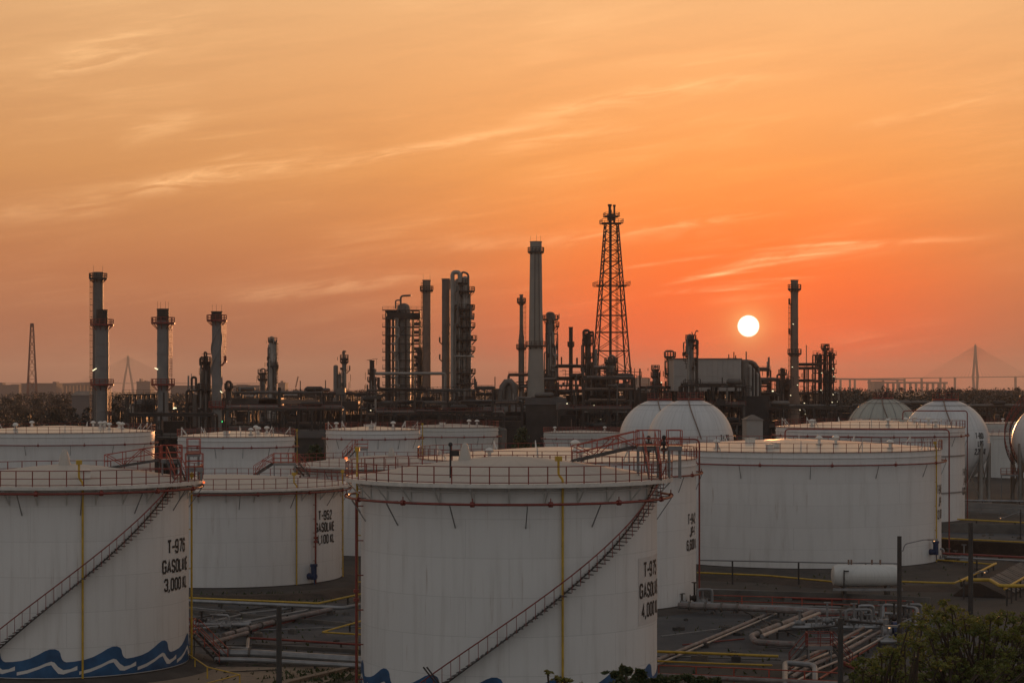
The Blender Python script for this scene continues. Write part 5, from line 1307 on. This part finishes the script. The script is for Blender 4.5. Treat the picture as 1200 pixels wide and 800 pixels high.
def valve_set(label, px, py, n, seed, w=6, m='grey', group='valve manifolds', h=1.6):
    rnd = random.Random(seed); g = G(px, py, 0); root = thing('valve_manifold', label, 'valves', g, 0, group)
    for i in range(n):
        x = -w/2 + w * i / max(1, n-1) + rnd.uniform(-.2, .2); y = rnd.uniform(-1, 1); hh = h * rnd.uniform(.7, 1.3); v = MB()
        v.cyl((x, y, 0), (x, y, hh), .09, 8); v.cyl((x - .35, y, hh*.4), (x + .35, y, hh*.4), .2, 8); v.sphere((x, y, hh*.4), .3, 6)
        v.ring(.26, hh, .035, 5, 12, 0, 2*PI, (x, y)); v.cyl((x, y, hh*.75), (x, y, hh + .05), .05, 5); v.bar((x-.26, y, hh), (x+.26, y, hh), .04)
        v.cyl((x - .42, y, hh*.4), (x - .36, y, hh*.4), .33, 10); v.cyl((x + .36, y, hh*.4), (x + .42, y, hh*.4), .33, 10)
        v.build('valve', MT[rnd.choice([m, 'mid', 'dark', m])], root)
    for k in range(2): MB().pipe([(-w/2 - 1, -.6 + k*1.2, .45), (w/2 + 1, -.6 + k*1.2, .45)], .16, 8).build('header_pipe', MT['palepipe'], root)
    for k in range(max(1, n // 3)):
        x = rnd.uniform(-w/2, w/2); y = rnd.uniform(-1.2, 1.2)
        MB().pipe([(x, y, .1), (x, y, h*.9), (x + 1.3, y, h*.9), (x + 1.3, y, .1)], .13, 8).build('loop_pipe', MT[rnd.choice(['palepipe', 'grey'])], root)
    return root
valve_set('small cluster of valves at the foot of the red stair pipes', 258, 737, 4, 1, 3, h=1.2)
valve_set('group of tall stemmed valves at the right foot of the tank behind T-975', 800, 713, 5, 2, 3.6, h=2.0)
valve_set('crowded valve manifold left of the blue pump motor', 985, 740, 7, 3, 6.5, h=1.9)
valve_set('second row of valves behind the blue pump motor', 1030, 733, 7, 4, 5.5, h=1.9)
valve_set('valves at the right foot of the largest tank', 1108, 660, 5, 5, 4, h=1.8)
valve_set('dark valve cluster between the largest tank and its neighbour', 1075, 757, 5, 8, 4, h=1.7)
# right side pipes
piperun('thick pipe with flaking pink paint crossing right from the tank behind T-975', [(795, 709, .7), (870, 712, .7), (955, 716.5, .7), (1012, 718.5, .7)], .27, 'rustypipe', group=PG, flanges=4)
piperun('slim pale pipe just behind the thick flaking one', [(798, 705.5, .7), (960, 713.5, .7), (1100, 722, .7)], .13, 'palepipe', group=PG)
piperun('diagonal pipe with flaking pink paint, left of two running down to a grey elbow', [(952, 717, .7), (880, 745, .6), (886, 752, .6), (932, 755, .6)], .24, 'rustypipe', group=PG, flanges=3)
piperun('diagonal pale pipe, right of the two flaking diagonals', [(960, 718.5, .7), (893, 745, .7)], .17, 'palepipe', group=PG)
piperun('grey trench pipe, left of the pair running down left to T-975', [(905, 717, .25), (848, 741, .25), (760, 777, .25)], .15, 'rustypipe', group=PG, supports=False)
piperun('thin trench pipe, right of the pair running down left to T-975', [(912, 718, .25), (855, 742, .25), (768, 779, .25)], .09, 'palepipe', group=PG, supports=False)
piperun('orange yellow pipe across the bund floor from T-975', [(745, 762, .5), (840, 765.5, .5), (912, 768.5, .5)], .10, 'yellow', group=YG)
piperun('second dull yellow pipe below the orange yellow one', [(745, 773, .4), (840, 777, .4), (905, 779, .4)], .07, 'yellow', group=YG)
piperun('yellow rail at the foot of the largest tank, above the brown slope', [(817, 670.5, .5), (900, 674, .5), (975, 681, .5)], .09, 'yellow', group=YG)
piperun('yellow rail right of the white horizontal drum', [(1056, 681, .6), (1118, 683, .6), (1150, 669, .7), (1165, 660, .8)], .10, 'yellow', group=YG)
piperun('thin grey line raised in front of the largest tank', [(820, 656, 2.4), (975, 659, 2.4), (1054, 660, 2.4)], .07, 'grey', group=PG)
piperun('thin white pipe along the foot of the brown slope', [(817, 690, .3), (905, 693, .3), (975, 695, .3)], .09, 'palepipe', group=PG)
piperun('dark red pipe crossing below the thin white one', [(830, 697, .2), (975, 702, .2), (1060, 704, .2)], .09, 'red', group=PG)
railrun('red railing along the low wall in front of the brown slope', [(834, 697, 0), (905, 699, 0), (975, 701, 0), (1070, 704, 0)], 'brightred', 1.0, 2.0, group='red railings')
railrun('red railing along the bottom edge right of T-975', [(772, 779, 0), (860, 782, 0), (985, 788, 0)], 'brightred', 1.1, 2.0, group='red railings')
piperun('pinkish pipe just behind the bottom red railing', [(770, 791, .6), (900, 797, .6), (985, 801, .6)], .17, 'rustypipe', group=PG)
piperun('red pipe above the pinkish one at the bottom', [(770, 794, .3), (900, 798, .3), (985, 801, .3)], .08, 'red', group=PG)
for i, (dx, dy, rr_, m, lab) in enumerate(((0, 0, .13, 'rustypipe', 'left pipe of the bundle sweeping up right at bottom centre right'), (9, 3, .11, 'palepipe', 'second pipe of the sweeping bundle'), (19, 5, .15, 'rustypipe', 'third pipe of the sweeping bundle'), (30, 8, .09, 'palepipe', 'right pipe of the sweeping bundle'))):
    piperun(lab, [(918 + dx*.5, 785 + dy*1.6, .6), (930 + dx, 775 + dy, .6), (962 + dx, 762 + dy, .6), (1012 + dx, 735 + dy, .6)], rr_, m, group=PG)
piperun('grey hooped pipe rising at the bottom left of the sweeping bundle', [(920, 812, .2), (920, 776, 1.0), (955, 779, 1.0), (955, 800, .2)], .2, 'palepipe', group=PG, supports=False)
piperun('long pale arched pipe over the manifold by the lamp posts', [(1035, 730, .2), (1035, 708, 1.6), (1075, 712, 1.6), (1075, 735, .2)], .14, 'palepipe', group=PG, supports=False)
piperun('red slanting pipe under the bundle beside the dark post', [(985, 775, .4), (1020, 790, .4), (1040, 798, .4)], .16, 'red', group=PG)
for lab, a, b, hz in (('red stair platform over the pipes in the right yard', (960, 756), (982, 775), 1.5),):
    A = G(a[0], a[1], hz); root = thing('crossover_stair', lab, 'stair', (A.x, A.y, 0)); o = Vector((A.x, A.y, 0))
    platform_rect(root, 0, 0, hz, 1.8, 1.0, h=.95, m='red', legs=0, name='landing'); flight(root, Vector((-.9, 0, hz)), Vector((-2.1, .3, 0)), m='red'); flight(root, Vector((.9, 0, hz)), Vector((2.2, -.6, 0)), m='red')
# the pumps
g = G(1062, 752, 0); root = thing('pump', 'blue pump motor in the manifold beside the lamp post', 'pump', g)
MB().cyl((-1.1, 0, .9), (.9, 0, .9), .75, 16).cyl((.9, 0, .9), (1.15, 0, .9), .5, 12).build('motor', MT['bluem'], root)
MB().box((0, 0, .15), (2.8, 1.3, .3)).build('base', MT['concrete'], root)
MB().cyl((-1.9, 0, .8), (-1.2, 0, .8), .5, 12).cyl((-1.6, 0, .8), (-1.6, 0, 1.8), .22, 10).build('pump_casing', MT['grey'], root)
# bullet drum
A = G(975, 686, 1.5); B = G(1053, 686, 1.5); D = A.y; c = (A + B) / 2; k = D / F; root = thing('horizontal_tank', 'white horizontal drum on steel saddles in front of the largest tank', 'drum tank', (c.x, c.y, 0))
Lh = (B.x - A.x) / 2; zc = CH - (674 - HZ) * k; Rr = 13 * k
MB().tube([(-Lh, 0, zc), (-Lh + .12, 0, zc), (-Lh + .5, 0, zc), (Lh - .5, 0, zc), (Lh - .12, 0, zc), (Lh, 0, zc)], [Rr*.55, Rr*.85, Rr, Rr, Rr*.85, Rr*.55], 32).build('drum_shell', MT['shell2'], root)
for s in (-.65, .65):
    MB().box((s*Lh, 0, (zc - Rr*.8)/2), (.3, 1.5, zc - Rr*.8)).build('saddle', MT['concrete'], root)
MB().bar((-Lh - .1, -Rr - .2, zc - Rr - .15), (Lh + .1, -Rr - .2, zc - Rr - .15), .22).build('skid_beam', MT['palepipe'], root)
MB().cyl((-Lh*.7, -Rr - .1, zc - Rr - .6), (-Lh*.7, -Rr - .1, zc + Rr*.6), .06, 6).box((-Lh*.7 + .2, -Rr - .1, zc + Rr*.5), (.5, .1, .12)).build('level_gauge', MT['dark'], root)
for x in (-.5, -.42, .2, .45): MB().cyl((x*Lh, 0, zc + Rr*.95), (x*Lh, 0, zc + Rr + .45), .09, 8).build('nozzle', MT['brownstack'], root)

# ------------------------------------------------------------------ walls, banks, concrete covers
def prism(name, label, cat, pts, prof, m, group=None, kind=None, capname=None):
    """a bank or wall: path of ground rows, section (offset, height)"""
    P3 = [G(a, b, 0) for a, b in pts]; o = P3[0].copy(); mb = MB(); n = len(prof)
    for i, p in enumerate(P3):
        d = (P3[min(i+1, len(P3)-1)] - P3[max(i-1, 0)]); s = Vector((d.y, -d.x, 0)).normalized()
        for off, h in prof: q = p - o + s * off; mb.v.append((q.x, q.y, h))
    for i in range(len(P3) - 1):
        for k in range(n - 1): mb.f.append((i*n+k, (i+1)*n+k, (i+1)*n+k+1, i*n+k+1))
    mb.f.append(tuple(range(n))); mb.f.append(tuple((len(P3)-1)*n + k for k in range(n))[::-1])
    ob = mb.build(name, MT[m], None, False); ob.location = o
    if kind: tag(ob, label, None, None, kind)
    else: tag(ob, label, cat, group)
    return ob
wallp = [(-.14, -.05), (-.14, .8), (.14, .8), (.14, -.05)]
bank = [(-3.2, -.05), (-1.0, 1.3), (1.0, 1.35), (3.6, -.05)]
low = [(-2.6, -.05), (-.8, .35), (.8, .4), (3.0, -.05)]
prism('earth_bank', 'brown earth slope at the foot of the largest tank', None, [(800, 676), (905, 680), (975, 687), (1060, 690), (1120, 690)], low, 'earth', kind='structure')
prism('earth_bank', 'brown bank under the T-952 tank', None, [(150, 703), (260, 703), (372, 700), (440, 686)], [(-2, -.05), (-.6, .45), (.6, .45), (2, -.05)], 'earth', kind='structure')
prism('earth_bank', 'pale bank', None, [(1125, 597), (1200, 601), (1260, 604)], bank, 'concrete', kind='structure')
prism('bund_wall', 'low concrete bund wall behind the left gap pipes', 'wall', [(200, 716), (420, 735), (440, 737)], [(-.12, -.05), (-.12, .35), (.12, .35), (.12, -.05)], 'concrete', 'low concrete bund walls')
prism('bund_wall', 'low concrete bund wall along the wide pale pipes', 'wall', [(296, 758), (440, 766)], [(-.12, -.05), (-.12, .3), (.12, .3), (.12, -.05)], 'concrete', 'low concrete bund walls')
prism('bund_wall', 'concrete bund wall below the brown slope before the largest tank', 'wall', [(800, 699), (905, 702), (975, 704), (1090, 710)], wallp, 'concrete', 'low concrete bund walls')
prism('bund_wall', 'concrete bund wall right of the striped tank under a yellow pipe', 'wall', [(1100, 623), (1260, 627)], [(-.14, -.05), (-.14, 1.3), (.14, 1.3), (.14, -.05)], 'concrete', 'low concrete bund walls')
prism('bund_wall', 'dark bund wall at the right edge above the slab roof', 'wall', [(1100, 646), (1260, 654)], [(-.14, -.05), (-.14, 1.5), (.14, 1.5), (.14, -.05)], 'earth', 'low concrete bund walls')
prism('bund_wall', 'tan kerb slanting across the lower left corner', 'wall', [(300, 820), (335, 802), (415, 783), (450, 777)], [(-.3, -.05), (-.3, .25), (.3, .25), (.3, -.05)], 'sand', 'low concrete bund walls')
piperun('yellow pipe rail on the wall right of the striped tank', [(1122, 608, 1.4), (1260, 615, 1.4)], .11, 'yellow', group=YG)
piperun('yellow pipe rail left of the right lamp post', [(1097, 630, 1.4), (1260, 638, 1.4)], .10, 'yellow', group=YG)
piperun('pale pipe at the foot of the lettered sphere', [(1130, 586, 1.0), (1260, 588, 1.0)], .16, 'palepipe', group=PG)
piperun('pinkish pipe above the dark wall at the right edge', [(1105, 648, 1.7), (1185, 652, 1.7), (1260, 656, 1.7)], .12, 'red', group=PG)
piperun('pale pipe above the dark wall at the right edge', [(1110, 652.5, 1.5), (1180, 656, 1.5), (1260, 660, 1.5)], .13, 'palepipe', group=PG)
piperun('yellow pipe from the valve foot of the largest tank', [(1090, 655, .5), (1125, 657.5, .5), (1165, 661, .5)], .09, 'yellow', group=YG)
railrun('grey railing at the foot of the lettered sphere', [(1128, 594, 0), (1260, 597, 0)], 'grey', 1.1, 2.5, group='red railings')
# slab lined ramp with pipes rising at the right edge
A, B = G(1150, 697, 0), G(1240, 647, 0); root = thing('slab_ramp', 'slab covered dike ridge rising to the right edge behind the feathery tree', 'dike', (A.x, A.y, 0))
d = (B - A); d.normalize(); s = Vector((d.y, -d.x, 0)); Ld = 34
mb = MB()
for t_ in (-2, Ld + 10):
    for off, h in ((-2.4, 0), (-.8, 1.3), (.2, 1.3), (3.0, 0)):
        q = d * t_ + s * off; mb.v.append((q.x, q.y, h + .05))
mb.f = [(0, 4, 5, 1), (1, 5, 6, 2), (2, 6, 7, 3), (0, 1, 2, 3), (7, 6, 5, 4)]
mb.build('bank', MT['earth'], root, False)
rnd = random.Random(3)
for i in range(26):
    t_ = 2 + i * 1.2; a = d*(t_) + s*.3 + Vector((0, 0, 1.36 + rnd.uniform(0, .06))); b_ = d*(t_ + rnd.uniform(0, .3)) + s*3.0 + Vector((0, 0, .16))
    n_ = (b_ - a).normalized(); mbb = MB().bar(a, b_, 1.1 + rnd.uniform(-.05, .05), .07); mbb.build('cover_slab', MT['corr'], root, False)
def ramp_line(lab, off, z, r, m, t0=-4, t1=44, grp=PG):
    o = thing('pipeline', lab, 'pipe', (A.x, A.y, 0), 0, grp); MB().tube([d*t0 + s*off + Vector((0, 0, z)), d*t1 + s*off + Vector((0, 0, z))], r, 8).build('pipe', MT[m], o)
    for i in range(6):
        p = d*(t0 + (t1-t0)*(i+.5)/6) + s*off; MB().bar((p.x, p.y, 0), (p.x, p.y, z), .14).build('support', MT['post'], o)
ramp_line('yellow edge rail on the crest of the slab covered ridge', -.9, 1.9, .11, 'yellow', -6, 14, YG)
ramp_line('broad cream pipe rising beside the slab covered ridge', 4.6, 1.6, .24, 'rustypipe')
ramp_line('orange pink pipe rising next to the broad cream one', 5.5, 1.5, .15, 'brightred')
ramp_line('thin cream pipe rising outermost of the set beside the ridge', 6.5, 1.3, .12, 'rustypipe')
ramp_line('yellow pipe rising outside the slab covered ridge', 3.8, 1.7, .12, 'yellow', -10, 6, YG)
piperun('yellow crosswise pipe bending over the set of rising pipes', [(1132, 679, 2.2), (1160, 679, 2.2), (1172, 686, 2.2), (1230, 686, 2.2)], .16, 'yellow', group=YG, supports=False)

ramp_line('thin dark pipe first below the outermost cream pipe', 7.4, 1.1, .09, 'grey')
ramp_line('lowest red pipe of the set beside the ridge', 8.3, .9, .10, 'red')
ramp_line('pale pipe lying lowest on the ground beside the ridge', 9.4, .5, .16, 'palepipe')
# more of the yard's small pipes, trench covers and sleepers
rnd = random.Random(21)
extra = [('slim red line squeezed inside the sweeping bundle', (926, 783), (1006, 741), .5, .06, 'red'), ('slim dark line squeezed inside the sweeping bundle', (936, 786), (1018, 742), .5, .06, 'dark'),
  ('dark pipe over the grey elbow towards the manifold', (905, 739), (985, 733), .7, .07, 'dark'), ('thin pale line before the first row of valves', (945, 748), (1050, 744), .5, .06, 'palepipe'), ('thin red line behind the first row of valves', (930, 722), (1030, 719), .6, .06, 'red'),
  ('thin conduit crossing the bund floor behind the trench pair', (775, 745), (870, 733), .2, .05, 'grey'), ('slim dark line from the flaking pipe to the red stair platform', (872, 716), (935, 746), .3, .06, 'dark'),
  ('short rusty drain line left of the grey elbow', (800, 755), (872, 748), .15, .06, 'red'), ('low dark pipe crossing under the sweeping bundle', (900, 757), (1010, 764), .2, .10, 'grey'),
  ('thin rusty pipe lying right of the sweeping bundle', (960, 795), (1046, 742), .3, .08, 'red'), ('pale conduit along the low wall before the brown slope', (830, 707.5), (985, 711), .25, .06, 'palepipe'),
  ('dark pipe just above the thick flaking pipe', (820, 702), (1000, 709), .3, .08, 'dark'), ('grey pipe left of the manifold running to the drum', (940, 726), (1010, 722), .6, .12, 'grey'),
  ('second grey pipe left of the manifold', (935, 732), (1030, 728), .5, .14, 'palepipe'), ('dark pipe over the manifold', (990, 727), (1090, 735), 1.2, .10, 'dark'),
  ('dark line on the bund floor behind the bare left post', (222, 725), (330, 708), .15, .06, 'dark'), ('faint line between the V rail and the red pipe', (300, 738), (436, 733), .15, .05, 'grey'),
  ('low line along the back of the left gap', (221, 711), (300, 719), .2, .06, 'grey'), ('thin conduit crossing the tan paving', (262, 787), (330, 784), .1, .04, 'dark')]
for lab, a, b, z, r_, m in extra: piperun(lab, [(*a, z), (*b, z)], r_, m, group=PG)
def tray(label, pts, w):
    o = prism('trench_cover', label, 'trench cover', pts, [(-w, -.02), (-w, .07), (w, .07), (w, -.02)], 'concrete', 'trench covers and kerbs')
tray('pale trench cover slanting along the pair of trench pipes', [(908, 719), (850, 743.5), (764, 781)], .35)
tray('kerb along the orange yellow pipe', [(745, 768), (915, 773)], .2)
tray('kerb across the bund floor below the V rail', [(225, 757), (436, 752)], .18)
tray('low kerb right of the sweeping bundle', [(985, 799), (1060, 745)], .25)
for i in range(46):
    a, b = rnd.choice([((225, 420), (709, 775)), ((775, 990), (722, 775)), ((830, 1060), (700, 725)), ((1100, 1200), (625, 690))]); p = G(rnd.uniform(*a), rnd.uniform(*b), 0)
    if (p.x - t975.location.x)**2 + (p.y - t975.location.y)**2 < 150 or (p.x - tg.location.x)**2 + (p.y - tg.location.y)**2 < 400 or (p.x - t976.location.x)**2 + (p.y - t976.location.y)**2 < 120: continue
    s_ = rnd.uniform(.25, .7); ob = MB().box((0, 0, s_*.3), (s_*rnd.uniform(.8, 2.2), s_, s_*.6)).box((0, 0, s_*.66), (s_*.5, s_*.5, s_*.12)).build('concrete_sleeper', MT[rnd.choice(['concrete', 'post', 'corr'])], None, False); ob.location = (p.x, p.y, 0); ob.rotation_euler = (0, 0, rnd.uniform(0, 3))
    tag(ob, 'small stained concrete sleeper lying on the yard floor between the pipes', 'sleeper', 'concrete sleepers scattered in the yard')
tf_ = MB()
for i in range(1700):
    a, b = rnd.choice([((222, 425), (695, 800)), ((772, 1100), (700, 800)), ((820, 1200), (612, 700)), ((330, 425), (785, 800)), ((222, 420), (694, 706))]); p = G(rnd.gauss((a[0]+a[1])/2, (a[1]-a[0])/3.2), rnd.uniform(*b), 0); p += Vector((rnd.gauss(0, .3), rnd.gauss(0, .3), 0))
    h_ = rnd.uniform(.1, .35); d_ = Vector((rnd.gauss(0, .12), rnd.gauss(0, .12), h_)); e_ = Vector((rnd.gauss(0, .08), rnd.gauss(0, .08), 0)); k = len(tf_.v)
    tf_.v += [tuple(p - e_), tuple(p + e_), tuple(p + d_)]; tf_.f.append((k, k+1, k+2))
tag(tf_.build('weeds', MT['leafdark'], None, False), 'sparse weeds growing over the yard floor', None, None, 'stuff')
# ------------------------------------------------------------------ posts and street lamps
def post(label, px, ytop, Y, r=.16, arm=None, arm2=None):
    P = PX(px, Y); root = thing('lamp_post' if (arm or arm2) else 'concrete_post', label, 'lamp post' if (arm or arm2) else 'post', (P.X(), Y, 0), 0, 'dark posts in the foreground')
    MB().tube([(0, 0, 0), (0, 0, P.z(ytop))], [r * 1.15, r], 10).build('pole', MT['post'], root)
    for a in (arm, arm2):
        if not a: continue
        pts = [(P.x(q[0]), -.1, P.z(q[1])) for q in a]
        MB().pipe(pts, .045, 6, .4).build('arm', MT['grey'], root)
        e = Vector(pts[-1]); dx = 1 if a[-1][0] > px else -1
        h = MB().box(e + Vector((.3*dx, 0, .0)), (.75, .26, .12)).build('lamp_head', MT['grey'], root)
        l = MB().sphere(Vector((.42*dx, 0, -.07)) + e, .07, 6); l.build('bulb', MT['lamp'], h)
post('bare dark post in the gap between T-976 and T-975', 327, 710, 112, .15)
post('bare dark post low in the right yard, left of the tree', 985, 724, 100, .14)
post('tall lamp post with a curved arm in front of the white horizontal drum', 1054, 628, 150, .17, arm=((1055, 645), (1058, 645), (1060, 637), (1082, 632), (1088, 632)))
post('lamp post nearest the right edge with one high and one low arm', 1137.5, 612, 172, .2, arm2=((1138, 673), (1142, 671), (1148, 669)))
post('distant street lamp reaching left over the wall right of the striped tank', 1196, 597, 260, .1, arm=((1196, 599), (1190, 601), (1176, 606)))
post('street lamp over the pumps just right of the tall curved lamp post', 1070, 722, 118, .09, arm=((1070, 723), (1062, 726), (1050, 733)))
# small broken frame seen low before T-975
g0 = W(503, 788, 110); root = thing('stay_frame', 'two short dark slanting rods low in front of T-975', 'rods', (g0.x, g0.y, 0))
MB().cyl((W(496, 781, 110) - Vector((g0.x, g0.y, 0))), (W(520, 812, 110) - Vector((g0.x, g0.y, 0))), .05, 6).build('rod', MT['dark'], root)
MB().cyl((W(500, 781, 110) - Vector((g0.x, g0.y, 0))), (W(530, 820, 110) - Vector((g0.x, g0.y, 0))), .05, 6).build('rod', MT['dark'], root)
MB().bar(W(525, 816, 110) - Vector((g0.x, g0.y, 0)), Vector((W(525, 816, 110).x - g0.x, 0, 0)), .12).build('leg', MT['dark'], root)

# ------------------------------------------------------------------ haze
HAZE = 7e-5
hm = bpy.data.materials.new('evening_haze'); hm.use_nodes = True; t = hm.node_tree; t.nodes.clear()
pv = t.nodes.new('ShaderNodeVolumePrincipled'); ou = t.nodes.new('ShaderNodeOutputMaterial'); t.links.new(pv.outputs[0], ou.inputs['Volume'])
pv.inputs['Density'].default_value = HAZE; pv.inputs['Color'].default_value = (.86, .80, .76, 1); pv.inputs['Anisotropy'].default_value = .1
h = MB().box((0, 7100, 99), (15800, 15000, 200)).build('haze', hm, None, False); tag(h, None, None, None, 'stuff')
